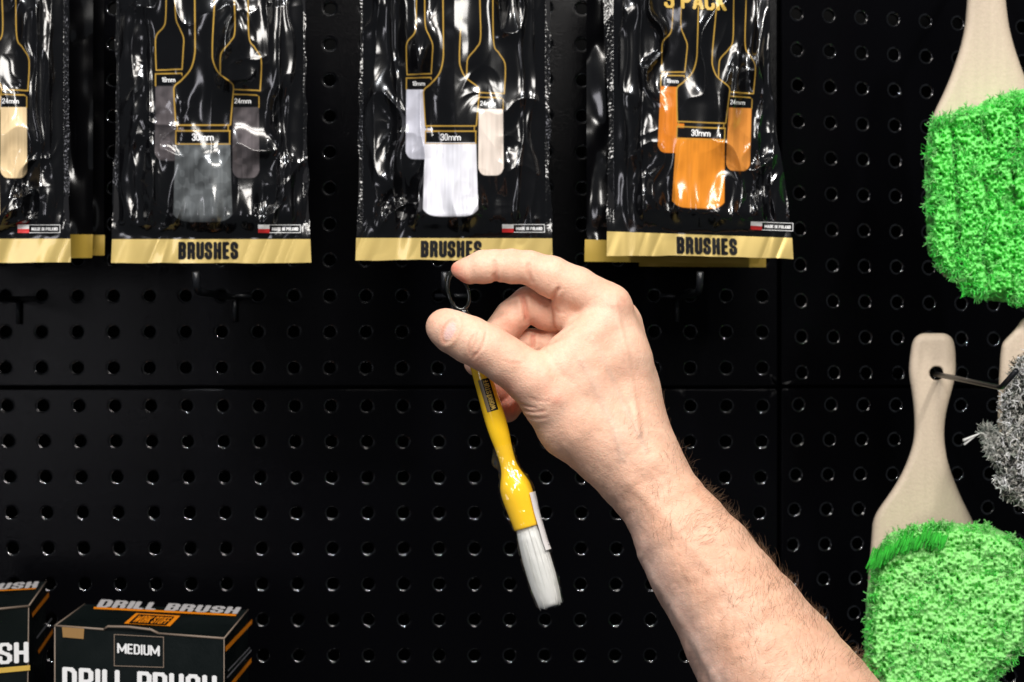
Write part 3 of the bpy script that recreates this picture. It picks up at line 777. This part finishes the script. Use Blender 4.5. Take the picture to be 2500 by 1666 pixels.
    for k in range(nsub):
        d = rg.normal(size=(n, 3)); d[:, 1] = d[:, 1] * .35 - .2; d /= np.linalg.norm(d, axis=1)[:, None]
        e = W2 + d * curl * (.6 + .8 * rg.random((n, 1))); mid_ = (W2 + e) / 2 + rg.normal(0, curl * .25, (n, 3))
        st = W2 * .9 + W1 * .1
        strands(st, mid_, e, rad * .9, c0 * (1.05 + .1 * rg.normal(size=(n, 1))))
    V = np.concatenate(Vs); Q = np.concatenate(Fs); C = np.clip(np.concatenate(Cs), 0, .95)
    return obj(name, mesh(V, Q, name, C), M_green, parent, smooth=True)

GREENS = [(.16, .98, .17), (.24, .98, .22), (.09, .92, .10), (.34, .98, .28)]
# upper brush
t = thing('upholstery_brush', 'green bristle brush with beige handle at the upper right, its handle end above the photo', 'brush', P(2410, 400, .93), 'green bristle brushes')
paddle([(-200, 2368, 2448), (-100, 2366, 2450), (0, 2361, 2455), (66, 2356, 2463), (122, 2343, 2478), (184, 2322, 2500), (240, 2298, 2525), (275, 2279, 2548), (310, 2271, 2556), (450, 2268, 2570), (600, 2275, 2565), (680, 2300, 2540)], .925, .016, t)
poly_a = [(2268, 300), (2288, 282), (2330, 272), (2352, 262), (2384, 256), (2410, 236), (2440, 232), (2475, 216), (2530, 214), (2600, 250), (2620, 400), (2620, 600), (2590, 700), (2500, 748), (2440, 740), (2392, 735), (2350, 712), (2300, 670), (2262, 620), (2256, 500), (2254, 380)]
bristles(poly_a, .918, .042, 3600, GREENS, t, (2430, 470), tuft=38, spread=.58, shrink=.86, curl=.0034, seed=5, core=(.97, (.28, .98, .24), .0064), valley=(2333, 2408, 2478))
# lower brush
t2 = thing('upholstery_brush', 'green bristle brush hanging by the hole in its beige handle at the lower right', 'brush', P(2275, 915, .92), 'green bristle brushes')
tab2 = [(814, 2240, 2318), (824, 2229, 2328), (850, 2224, 2332), (890, 2219, 2334), (915, 2218, 2333), (943, 2224, 2327), (995, 2231, 2312), (1037, 2233, 2305), (1077, 2231, 2305), (1124, 2216, 2312), (1160, 2200, 2324), (1200, 2176, 2340), (1235, 2150, 2356), (1264, 2131, 2372), (1334, 2126, 2400), (1400, 2120, 2430), (1500, 2115, 2450), (1640, 2130, 2440), (1700, 2150, 2420)]
paddle(tab2, .92, .017, t2, hole=(2286, 912, 17))
poly_b = [(2140, 1352), (2152, 1318), (2168, 1300), (2200, 1290), (2245, 1276), (2300, 1272), (2360, 1276), (2410, 1276), (2452, 1296), (2510, 1325), (2530, 1450), (2520, 1560), (2480, 1620), (2440, 1660), (2400, 1700), (2300, 1730), (2200, 1720), (2150, 1680), (2110, 1630), (2108, 1560), (2112, 1450), (2124, 1400)]
G2 = [(.22, .98, .18), (.30, .98, .26), (.14, .94, .13), (.44, .99, .34)]
bristles(poly_b, .905, .040, 4200, G2, t2, (2300, 1500), tuft=27, spread=.72, shrink=.86, curl=.0028, seed=9, core=(1.0, (.42, .985, .32), .0032))
# dark upper fringe of long straight bristles
fr_ = [(2140 + 13 * k + random.uniform(-3, 3), 1352 - 60 * math.sin(min(1, k / 9) * 1.4) + random.uniform(-4, 4)) for k in range(14)]
V_ = []; Fc_ = []; C_l = []
for (fx, fy) in fr_:
    lean = random.uniform(-.25, .35)
    for q in range(34):
        x0 = fx + random.gauss(0, 4.5); y0 = fy + random.gauss(-2, 4); ln = random.uniform(30, 52)
        a = P(x0 - ln * .3 + lean * ln * .3, y0 + ln, .861 + random.uniform(-.002, .003)); b = P(x0 - ln * .12, y0 + ln * .5, .862); c = P(x0 + 3, y0 - 6, .876)
        v, f = tube([a, b, c], [.00022, .0003, .00028], 3, False); o_ = len(V_); V_ += v; Fc_ += [tuple(i + o_ for i in qq) for qq in f]
        C_l += [np.array((.06, .62, .06)) * random.uniform(.6, 1.3)] * len(v)
obj('fringe_bristles', mesh(np.array([tuple(p) for p in V_]), np.array(Fc_), 'fringe', np.array(C_l)), M_green, t2)
# third brush at the right edge
t3 = thing('upholstery_brush', 'brush with grey and white mottled bristles at the right edge', 'brush', P(2500, 1000, .88))
paddle([(770, 2500, 2620), (800, 2482, 2640), (838, 2446, 2670), (870, 2442, 2672), (925, 2439, 2672), (1030, 2436, 2672), (1100, 2440, 2668), (1160, 2460, 2650)], .90, .016, t3)
poly_c = [(2482, 882), (2520, 850), (2600, 850), (2680, 1000), (2680, 1180), (2600, 1260), (2505, 1244), (2468, 1222), (2434, 1184), (2424, 1124), (2438, 1080), (2446, 1030), (2448, 970)]
bristles(poly_c, .892, .034, 4200, [(.92, .90, .84), (.9, .9, .86), (.30, .32, .28), (.03, .04, .03), (.93, .90, .82), (.02, .02, .02)], t3, (2560, 1050), tuft=30, spread=.7, curl=.004, seed=12, rad=.0004, core=(.8, (.25, .25, .24), .004))
poly_d = [(2395, 1042), (2412, 1036), (2430, 1050), (2442, 1085), (2436, 1130), (2420, 1120), (2406, 1080)]
bristles(poly_d, .885, .026, 420, [(.6, .6, .56), (.3, .34, .3), (.7, .7, .66)], t3, (2450, 1080), tuft=16, spread=.9, shrink=.4, curl=.004, seed=13, name='stray_tuft')
obj('stray_strand', mesh(*merge(tube([P(2405, 1052, .865), P(2385, 1062, .86), P(2352, 1076, .857)], [.0005, .0006, .0010], 5), tube([P(2385, 1062, .86), P(2354, 1086, .857)], [.0004, .0007], 5))), mat('pale_strand', (.6, .6, .58), .5), t3)
# hook through the lower handle
c = P(2262, 905, float(wallD(2262)))
t = thing('peg_hook', 'long black hook passing through the hole of the lower beige handle', 'hook', c, 'black hooks on the pegboard')
obj('arm', mesh(*tube([P(2210, 905, 1.07), P(2284, 914, .92), P(2340, 925, .86), P(2438, 946, .765), P(2446, 945, .757), P(2482, 905, .745)], [.0019, .0018, .0016, .0014, .0015, .0015], 10)), M_hook, t)
obj('cross_bar', mesh(*tube([P(2180, 905, 1.065), P(2250, 905, 1.08)], .002, 8)), M_hook, t)
c = P(2410, -160, 1.06)
t = thing('peg_hook', 'black hook above the photo holding the upper green brush', 'hook', c, 'black hooks on the pegboard')
obj('arm', mesh(*tube([P(2400, -160, 1.08), P(2409, -165, .93), P(2440, -180, .84), P(2445, -200, .835)], .0026, 8)), M_hook, t)

# ------------------------------------------------------------------ the detailing brush in the hand
HD = .72; HM = HD / F            # metres per photo pixel at the hand
def HP(x, y, z): return P(x, y, HD - z * HM)
ax0 = np.array((1116., 712.)); axd = np.array((.285, .9585)); axn = np.array((.9585, -.285))
bt = thing('detailing_brush', 'yellow handled detailing brush with white bristles in clear wrap, held by the hand', 'brush', HP(1250, 1100, 15))
def lathe(prof, zc, n=36, flat=.9, wob=None, capends=True):
    V = []; m = len(prof)
    for k, (s, r) in enumerate(prof):
        for a in range(n):
            th = 2 * math.pi * a / n; rr = r
            if wob: rr = r + wob(s, th)
            q = ax0 + axd * s + axn * math.cos(th) * rr
            V.append(HP(q[0], q[1], zc + math.sin(th) * rr * flat))
    Fc = [(k * n + a, k * n + (a + 1) % n, (k + 1) * n + (a + 1) % n, (k + 1) * n + a) for k in range(m - 1) for a in range(n)]
    if capends: Fc += [tuple(range(n))[::-1], tuple((m - 1) * n + a for a in range(n))]
    return V, Fc
def sy(y): return (y - 712) / .9585
def dense(prof, n=5):
    return [tuple(p) for p in catmull(prof, n)]
hp = dense([(sy(838), 19), (sy(870), 21), (sy(918), 23), (sy(968), 24.5), (sy(1021), 26), (sy(1060), 24.5), (sy(1090), 21.5), (sy(1116), 20), (sy(1135), 20.5), (sy(1152), 24.5), (sy(1166), 30), (sy(1180), 35.5), (sy(1194), 38.5), (sy(1215), 39), (sy(1250), 36), (sy(1288), 32.5)])
hp += [(hp[-1][0] + .5, 31.5), (hp[-1][0] + .6, 27)]
obj('handle', mesh(*lathe(hp, 15)), M_yellow, bt)
obj('handle_cap', mesh(*lathe(dense([(44, 6), (50, 11), (70, 15), (100, 18), (sy(838) + 1, 18.8)]), 15)), M_black_pl, bt)
lp = []
for k in range(41):
    a = 2 * math.pi * k / 40
    q = np.array((1118., 711.)) + axn * math.sin(a) * 24 * (1 - .12 * math.cos(a)) + axd * (-math.cos(a)) * 46
    lp.append(HP(q[0], q[1], 18))
lr = [(.0009 + .0009 * max(0, math.cos(2 * math.pi * k / 40))) for k in range(41)]
obj('hanging_loop', mesh(*tube(lp, lr, 10, False)), mat('smoky_plastic', (.010, .011, .009), .12, spec=.8), bt)
bp = dense([(sy(1284), 26.5), (sy(1310), 30), (sy(1345), 33), (sy(1385), 34.5), (sy(1425), 33.5), (sy(1455), 31), (sy(1472), 28)]) + [(sy(1479), 26), (sy(1482), 20), (sy(1481), 8)]
def bw(s, th): return .7 * noise(th * 5, s / 60, 3) + (1.6 * noise(th * 7, s / 5, 4) if s > sy(1470) else 0) - 1.4 * math.exp(-((th - 4.2 + (s - 700) / 900) / .16) ** 2) * min(1, max(0, (s - sy(1340)) / 80))
obj('bristles', mesh(*lathe(bp, 15, 72, .8, bw)), M_whitebr, bt)
# individual filaments over the bristle bundle
Vb = []; Fb = []
for k in range(70):
    th = random.uniform(0, 2 * math.pi); s0 = sy(1290); s1 = sy(random.uniform(1466, 1486)); pts = []
    dth = random.gauss(0, .05)
    for q in range(6):
        s = s0 + (s1 - s0) * q / 5; r = np.interp(s, [p[0] for p in bp[:-3]], [p[1] for p in bp[:-3]]) + .5
        tt = th + dth * q / 5; pq = ax0 + axd * s + axn * math.cos(tt) * r
        pts.append(HP(pq[0], pq[1], 15 + math.sin(tt) * r * .8))
    v, f = tube(pts, .00009, 3, False); o_ = len(Vb); Vb += v; Fb += [tuple(i + o_ for i in qq) for qq in f]
obj('filaments', mesh(Vb, Fb), M_whitebr, bt)
# clear wrap
def cw(s, th):
    return 2.2 * abs(noise(th * 2.2 + s / 70, s / 28, 8)) + 1.2 * abs(noise(th * 5, s / 13, 9)) + (2.6 * abs(noise(th * 4.3 + s / 120, s / 60, 12)) + 3.0 * abs(noise(th * 2.2 + s / 60, s / 17, 14)) if s < sy(1295) else 0) + (16 * math.exp(-((th - 3.25) / .28) ** 2) * math.exp(-((s - sy(1122)) / 20) ** 2))
wp = [(s, np.interp(s, [p[0] for p in hp[:-2]] + [p[0] for p in bp[2:]], [p[1] for p in hp[:-2]] + [p[1] for p in bp[2:]]) + 1.6 + (3 if s > sy(1300) else 0)) for s in np.linspace(sy(1088), sy(1486), 110)]
kf = max(k for k, p in enumerate(wp) if p[0] < sy(1296))
obj('clear_wrap', mesh(*lathe(wp[:kf + 1], 15, 90, .88, cw, False)), film_add('shiny_clear_film', .11, .09), bt)
obj('clear_wrap', mesh(*lathe(wp[kf:], 15, 90, .88, cw, False)), M_clear, bt)
# printed panel on the handle
def on_handle(ca, s, off=.4):
    """lateral position ca (pixels from axis) and s along the axis -> point on the front of the handle"""
    ca = np.asarray(ca, float); s = np.asarray(s, float)
    r = np.interp(s, [p[0] for p in hp], [p[1] for p in hp]) + off
    c_ = np.clip(ca / r, -.999, .999); z = 15 + np.sqrt(1 - c_ ** 2) * r * .9
    q = ax0 + axd * s[..., None] + axn * ca[..., None]
    return Pn(q[..., 0], q[..., 1], HD - z * HM)
def hpatch(c0, c1, s0, s1, off, nu=12, nv=12):
    U, Vv = np.meshgrid(np.linspace(c0, c1, nu), np.linspace(s0, s1, nv), indexing='ij')
    return mesh(on_handle(U.ravel(), Vv.ravel(), off), grid_faces(nu, nv))
s0, s1 = sy(926), sy(1004)
M_brown = mat('grey_brown_ink', lin(120, 102, 74), .35)
obj('printed_panel', hpatch(-13.5, 14.5, s0, s1, .35), M_ink, bt)
obj('printed_panel_strip', hpatch(-13.4, -4.5, s0 + .3, s1 - .3, .7), M_brown, bt)
hm = lambda off: (lambda a, b: on_handle(a, b, off))
# lettering runs along the handle: quad corners are (lateral, along) pairs
obj('logo_lettering', text_mesh('WORK', hm(.9), [(-2.5, s1 - 3), (-2.5, s1 - 36), (10, s1 - 36), (10, s1 - 3)], .15), M_goldink, bt)
obj('logo_lettering', text_mesh('STUFF', hm(.9), [(-2.5, s0 + 38), (-2.5, s0 + 3), (10, s0 + 3), (10, s0 + 38)], .15), M_goldink, bt)
obj('logo_spark', hpatch(-4, 10, s0 + 40, s0 + 45, .95, 6, 4), M_goldink, bt)
# folded price label on the wrap
def on_wrap(th0, th1, y0, y1, off, nu=10, nv=30):
    th, s = np.meshgrid(np.linspace(th0, th1, nu), np.linspace(sy(y0), sy(y1), nv), indexing='ij'); th = th.ravel(); s = s.ravel()
    r = np.interp(s, [p[0] for p in wp], [p[1] for p in wp]) + off
    r = np.maximum(r, 37 + off - (s - sy(y0)) * .004) 
    q = ax0 + axd * s[:, None] + axn * (np.cos(th) * r)[:, None]
    return mesh(Pn(q[:, 0], q[:, 1], HD - (15 + np.sin(th) * r * .88) * HM), grid_faces(nu, nv))
obj('price_label', on_wrap(-.6, .85, 1212, 1352, 3.6), M_sticker, bt)
bm = bmesh.new()
for k in range(26):
    yq = 1240 + k * 4.0 + random.uniform(-.6, .6); bm.from_mesh(on_wrap(.22, .22 + random.uniform(.1, .24), yq, yq + random.uniform(.8, 2.0), 4.1, 3, 2))
me = bpy.data.meshes.new('print'); bm.to_mesh(me); bm.free(); obj('label_print', me, mat('grey_print', (.12, .11, .12), .5), bt)

# ------------------------------------------------------------------ hand and forearm: one continuous surface
h = 4.0
gx = np.arange(1020, 2330, h); gy = np.arange(590, 1860, h); gz = np.arange(-250, 400, h)
def rc(box_, a, b):
    """signed distance to a round cone between a=(x,y,z,r) and b on the sub-grid"""
    X, Y, Z, ks = box_
    ax, ay, az, ra = a; bx, by, bz, rb = b
    az, bz = az / ks, bz / ks; Zk = Z / ks
    dx, dy, dz = bx - ax, by - ay, bz - az; L = dx * dx + dy * dy + dz * dz + 1e-6
    t = np.clip(((X - ax) * dx + (Y - ay) * dy + (Zk - az) * dz) / L, 0, 1)
    return np.sqrt((X - ax - t * dx) ** 2 + (Y - ay - t * dy) ** 2 + (Zk - az - t * dz) ** 2) - (ra + (rb - ra) * t)
def smin(a, b, k):
    if k <= 0: return np.minimum(a, b)
    hh = np.clip(.5 + .5 * (b - a) / k, 0, 1); return b + (a - b) * hh - k * hh * (1 - hh)
GG = np.full((len(gx), len(gy), len(gz)), 60.0, np.float32)
def group(chains, k_in, ks=1.0):
    """union of round-cone chains, smooth inside the group; returns full grid"""
    out = np.full(GG.shape, 60.0, np.float32)
    for ch in chains:
        kk = ch[0] if isinstance(ch[0], (int, float)) else k_in
        pts = ch[1:] if isinstance(ch[0], (int, float)) else ch
        for a, b in zip(pts[:-1], pts[1:]):
            pad = 60
            def rng_(g, i, s=1.0):
                lo = min(a[i] - a[3] * s, b[i] - b[3] * s) - pad; hi = max(a[i] + a[3] * s, b[i] + b[3] * s) + pad
                return slice(max(0, int((lo - g[0]) / h)), max(0, int((hi - g[0]) / h) + 1))
            sx, sy_, sz = rng_(gx, 0), rng_(gy, 1), rng_(gz, 2, ks)
            X, Y, Z = gx[sx][:, None, None], gy[sy_][None, :, None], gz[sz][None, None, :]
            d = rc((X, Y, Z, ks), a, b).astype(np.float32)
            out[sx, sy_, sz] = smin(out[sx, sy_, sz], d, kk)
    return out
def tp_(t, p): return (t * .585 + p * .811, t * .811 - p * .585)
fa = []
for (t_, c_, hw, z_) in ((1760, 597, 108, 0), (1840, 594, 109, 4), (1900, 594, 103, 8), (1960, 593, 106, 14), (2030, 588, 119, 22), (2120, 585, 135, 32), (2215, 582, 144, 42), (2315, 578, 160, 52), (2430, 571, 181, 62), (2540, 565, 198, 72), (2760, 556, 226, 90)):
    x, y = tp_(t_, c_); fa.append((x, y, z_, hw))
arm = group([(6, *fa)], 6, ks=1.12)
palm = group([
    (26, (1486, 746, 22, 52), (1520, 880, 10, 68), (1528, 1070, 0, 100)),
    (26, (1514, 792, -45, 56), (1528, 950, -40, 78), (1545, 1085, -20, 100)),
    (26, (1508, 850, -110, 54), (1540, 1080, -40, 92)),
    (26, (1495, 915, -165, 48), (1520, 1070, -60, 88)),
    (26, (1400, 860, -60, 50), (1450, 980, -40, 80), (1500, 1080, -10, 95)),
    # first web between thumb and index
    (14, (1372, 897, 62, 68), (1474, 792, 34, 60)),
    (26, (1400, 950, 55, 72), (1500, 860, 25, 70)),
    (26, (1425, 890, 48, 62), (1470, 1010, 34, 84)),
    # thumb
    (14, (1087, 800, 108, 47), (1108, 812, 112, 51), (1148, 831, 108, 56), (1189, 851, 104, 56), (1231, 878, 98, 57), (1305, 929, 84, 66), (1352, 976, 66, 78), (1402, 1028, 42, 94), (1490, 1085, 14, 104)),
], 20)
index = group([(8, (1122, 659, 30, 21), (1145, 660, 33, 33), (1178, 652, 36, 40), (1207, 648, 37, 37.5), (1250, 651, 34, 41.5), (1290, 653, 30, 41), (1345, 676, 26, 50), (1410, 705, 24, 51), (1486, 746, 22, 52)),
               (14, (1395, 738, -2, 49), (1402, 768, -14, 50), (1470, 790, -20, 50))], 8)
middle = group([(5, (1514, 792, -45, 50), (1400, 766, -62, 46), (1330, 764, -48, 43)), (3, (1322, 758, -44, 42), (1290, 740, -40, 41), (1250, 776, -36, 44), (1208, 830, -42, 42), (1166, 886, -48, 33))], 4)
ring = group([(5, (1508, 850, -110, 48), (1400, 843, -100, 44), (1340, 841, -88, 42)), (3, (1318, 840, -84, 38), (1272, 842, -80, 39), (1236, 905, -76, 34), (1214, 953, -62, 31))], 4)
pinky = group([(5, (1495, 915, -165, 44), (1380, 925, -150, 36), (1310, 930, -130, 34), (1262, 965, -95, 33), (1238, 1000, -72, 32))], 4)
G_ = smin(palm, arm, 30); G_ = smin(G_, index, 16)
G_ = smin(G_, middle, 3); G_ = smin(G_, ring, 3); G_ = smin(G_, pinky, 4)
V, Q = surface_nets(G_, (gx[0], gy[0], gz[0]), h)
del arm, palm, index, middle, ring, pinky, G_, GG
V = lap(V, Q, 5, .5)
N = vnormals(V, Q)
flip = (np.mean(N[:, 2][V[:, 2] > 60]) < 0)
if flip: N = -N; Q = Q[:, ::-1]
front = N[:, 2] > -.25
disp = np.zeros(len(V)); red = np.zeros(len(V)); pale = np.zeros(len(V)); nailm = np.zeros(len(V))
x_, y_, z_ = V.T
def groove(pts, depth, wdt, zmin=-300, zmax=300, redk=.3, blur_end=True, ridge=.35):
    global disp, red
    pts = catmull(pts, 8); d = np.full(len(V), 1e9); tt = np.zeros(len(V))
    for k, (a, b) in enumerate(zip(pts[:-1], pts[1:])):
        dd = sdf_seg(x_, y_, a, b); m = dd < d; d = np.where(m, dd, d); tt = np.where(m, k / (len(pts) - 1), tt)
    fade = np.clip(np.minimum(tt, 1 - tt) * 6 + .15, 0, 1) if blur_end else 1
    msk = front & (z_ > zmin) & (z_ < zmax)
    g = np.exp(-(d / wdt) ** 2) * fade * msk
    disp -= depth * g; disp += depth * ridge * np.exp(-((d - wdt * 2) / (wdt * 1.2)) ** 2) * fade * msk; red += redk * g
def blob(c, r, dp=0, rd=0, ry=None, zmin=-300, ang=0):
    global disp, red
    ry = ry or r; ca, sa = math.cos(ang), math.sin(ang); dx, dy = x_ - c[0], y_ - c[1]
    g = np.exp(-(((dx * ca + dy * sa) / r) ** 2 + ((-dx * sa + dy * ca) / ry) ** 2)) * (front & (z_ > zmin)); disp += dp * g; red += rd * g
# knuckle creases of the thumb
groove([(1160, 815), (1150, 834), (1145, 850), (1147, 868)], 2.6, 3.2, 60)
groove([(1187, 808), (1184, 829), (1173, 853), (1154, 874)], 2.4, 3.2, 60)
groove([(1170, 806), (1162, 826), (1156, 850), (1155, 866)], 1.2, 2.8, 60)
groove([(1133, 812), (1126, 826), (1122, 838)], 1.0, 3.0, 60, .1)
# index creases
groove([(1206, 632), (1209, 655), (1213, 684)], 3.2, 4.5, 0)
groove([(1204, 668), (1209, 690)], 3.0, 5, 0)
groove([(1292, 640), (1290, 662), (1296, 690)], 3.2, 5, 0)
groove([(1366, 702), (1356, 718), (1348, 734)], 5, 5, -40)
# web and thenar wrinkles
groove([(1322, 846), (1352, 834), (1384, 822)], 2.4, 4, 20)
groove([(1345, 838), (1372, 818), (1400, 800)], 1.6, 4, 10)
groove([(1262, 984), (1285, 992), (1312, 998)], 1.6, 3.5, 20)
groove([(1274, 1000), (1300, 1006), (1330, 1004)], 1.8, 3.5, 20)
groove([(1284, 1016), (1308, 1022), (1334, 1020)], 1.2, 3.5, 20)
groove([(1290, 968), (1312, 978), (1340, 980)], .9, 3.5, 20)
groove([(1225, 880), (1250, 888), (1275, 886)], .8, 3.5, 40)
groove([(1272, 716), (1281, 745), (1288, 785)], 6, 6, -80, 20, .9)
groove([(1301, 812), (1301, 846)], 4, 5, -150, 0, .9)
groove([(1398, 775), (1392, 765), (1402, 750)], 4, 6, -60, .6)
groove([(1352, 748), (1362, 762), (1380, 764)], 1.2, 4, -60)
# wrist folds
groove([(1440, 1180), (1475, 1196), (1520, 1206)], 1.6, 7, -60, .1)
groove([(1380, 1128), (1420, 1142), (1460, 1150)], 1.4, 7, -60, .1)
# tendons, knuckle and veins
blob((1505, 740), 26, 4, .35); blob((1455, 692), 24, 1.5, .3, 14); blob((1545, 745), 16, 2, .2)
blob((1345, 950), 44, 3, .35); blob((1360, 975), 14, 2, .5); blob((1230, 860), 30, 0, .1); blob((1078, 780), 30, 0, .2)
blob((1108, 655), 16, 0, 1.3); blob((1125, 690), 18, 0, 1.4); blob((1160, 890), 26, 0, .5); blob((1225, 960), 34, 0, .9); blob((1240, 1005), 36, 0, .9)
blob((1250, 800), 34, 0, .5); blob((1315, 790), 30, 0, .35)
def ridge(pts, hgt, wdt, zmin=-40, tint=0):
    global disp, pale
    pts = catmull(pts, 8); d = np.full(len(V), 1e9)
    for a, b in zip(pts[:-1], pts[1:]): d = np.minimum(d, sdf_seg(x_, y_, a, b))
    g = np.exp(-(d / wdt) ** 2) * (front & (z_ > zmin)); disp += hgt * g; pale += tint * g
ridge([(1500, 745), (1525, 850), (1545, 960), (1560, 1060)], 4.0, 8, -80)
ridge([(1420, 880), (1460, 960), (1500, 1050), (1520, 1120)], 2.6, 8, -80, .8)
ridge([(1450, 830), (1490, 910), (1530, 1000), (1580, 1100)], 2.2, 6, -80, .9)
ridge([(1560, 1360), (1620, 1450), (1690, 1560), (1750, 1666)], 3.0, 11, -200, .8)
ridge([(1540, 1180), (1620, 1260), (1700, 1350), (1800, 1470)], 3.0, 16, -100)
blob((1575, 1075), 36, -5, -.1, 22, ang=.9);  blob((1640, 1120), 40, 5, 0, 30)
groove([(1560, 1190), (1660, 1300), (1780, 1440), (1900, 1600)], 2.2, 26, -300, 0, True, .2)
# thumb nail
nc = np.array((1098., 809.)); na = math.atan2(45, -20); ca, sa = math.cos(na), math.sin(na)
dx, dy = x_ - nc[0], y_ - nc[1]; u = (dx * ca + dy * sa) / 26; v_ = (-dx * sa + dy * ca) / 14
rn = np.sqrt(np.abs(u) ** 2.2 + np.abs(v_) ** 2); on = front & (z_ > 90)
nailm = np.clip((1.0 - rn) * 4, 0, 1) * on
disp -= 2.2 * nailm; disp -= 1.8 * np.exp(-((rn - 1.1) / .16) ** 2) * on; disp += 1.6 * np.exp(-((rn - 1.55) / .3) ** 2) * on
red += .45 * np.exp(-((rn - 1.2) / .25) ** 2) * on * (v_ > -.2) + .15 * np.exp(-((rn - 1.2) / .2) ** 2) * on
# fine relief
for (sc_, am, kk) in ((44, 1.5, 21), (17, .5, 23), (8, .3, 25)):
    disp += am * noise(x_ / sc_ + z_ / 60, y_ / sc_ + z_ / 45, kk) * np.where(y_ > 1050, 1.2, .55)
V = V + N * disp[:, None]
# skin colour (blotches, redness, paler inner forearm)
tt_ = x_ * .585 + y_ * .811; pp_ = x_ * .811 - y_ * .585
base = np.array((.86, .525, .375)); colr = np.tile(base, (len(V), 1))
inner = np.clip((560 - pp_ - .10 * (tt_ - 1900)) / 50, 0, 1) * np.clip((tt_ - 1800) / 150, 0, 1)
tan_ = np.clip((tt_ - 1780) / 200, 0, 1) * (1 - inner)
colr = colr * (1 - .5 * inner[:, None]) + np.array((.76, .50, .42)) * (.5 * inner[:, None])
colr *= 1 - tan_[:, None] * np.array((.05, .10, .14))
m1 = noise(x_ / 60, y_ / 60 + z_ / 80, 31) * .5 + noise(x_ / 22, y_ / 22, 32) * .35 + noise(x_ / 9, y_ / 9, 33) * .2
colr *= 1 + m1[:, None] * np.array((.05, .11, .14))
rd = np.clip(red, -.3, 1.6)[:, None]
colr *= np.clip(1 - rd * np.array((.06, .34, .36)), .1, 1.2)
colr = colr * (1 - np.clip(pale, 0, .5)[:, None] * np.array((.12, .02, -.04)))
colr = colr * (1 - nailm[:, None]) + np.array((.80, .52, .46)) * nailm[:, None]
Wv = Pn(V[:, 0], V[:, 1], HD - V[:, 2] * HM)
M_skin = mat('skin', rough=.52, spec=.38, attr=True, sss=.16, bump=(1100, .55, .0005))
vary(M_skin, 420, .5, .78)
vary(M_skin, 90, .35, .86)
person = obj('person', mesh(Wv, Q[:, ::-1], 'person', np.clip(colr, .02, .95)), M_skin)
bm = bmesh.new(); bm.from_mesh(person.data); bmesh.ops.recalc_face_normals(bm, faces=bm.faces); bm.to_mesh(person.data); bm.free()
tag(person, 'bare forearm and hand of a person holding the yellow brush between thumb and index finger', 'person')
# arm hair
Nw = np.stack([N[:, 0], -N[:, 2], -N[:, 1]], 1)
cand = np.where((tt_ > 1730) & (tt_ < 2700) & (N[:, 2] > -.12) & (pp_ > 470 + .02 * (tt_ - 1800)))[0]
wgt = np.clip((tt_[cand] - 1700) / 200, .05, 1) * (.25 + .75 * np.clip((pp_[cand] - 500) / 80, 0, 1)) * (.4 + 1.1 * (noise(x_[cand] / 50, y_[cand] / 50, 41) > -.1))
sel = rng.choice(cand, 1800, p=wgt / wgt.sum())
adir = Vector((-.585, 0, .811)); pdir = Vector((-.811, 0, -.585)); Vh = []; Fh = []
for i in sel:
    p = Vector(Wv[i]) ; n = Vector(Nw[i]); fl = float(noise(x_[i] / 90, y_[i] / 90, 43))
    d = (adir * (.25 + .4 * fl) + pdir * (-.55 + .5 * fl) + n * (.12 + .28 * random.random()) + Vector((random.gauss(0, .28), random.gauss(0, .1), random.gauss(0, .28)))).normalized()
    L = random.uniform(.003, .0075) if random.random() < .75 else random.uniform(.007, .011); bend = (n * -.5 + adir * random.gauss(0.1, .5) + Vector((0, 0, -.25))) * .9; pts = []
    for q in range(5):
        k = q / 4; pts.append(p - n * .0002 + d * L * k + bend * L * k * k * .5)
    v, f = tube(pts, [.00004, .00004, .000035, .000025, .00001], 3, False); o_ = len(Vh); Vh += v; Fh += [tuple(j + o_ for j in qq) for qq in f]
obj('arm_hair', mesh(np.array([tuple(p) for p in Vh]), np.array(Fh)), M_hair, person)
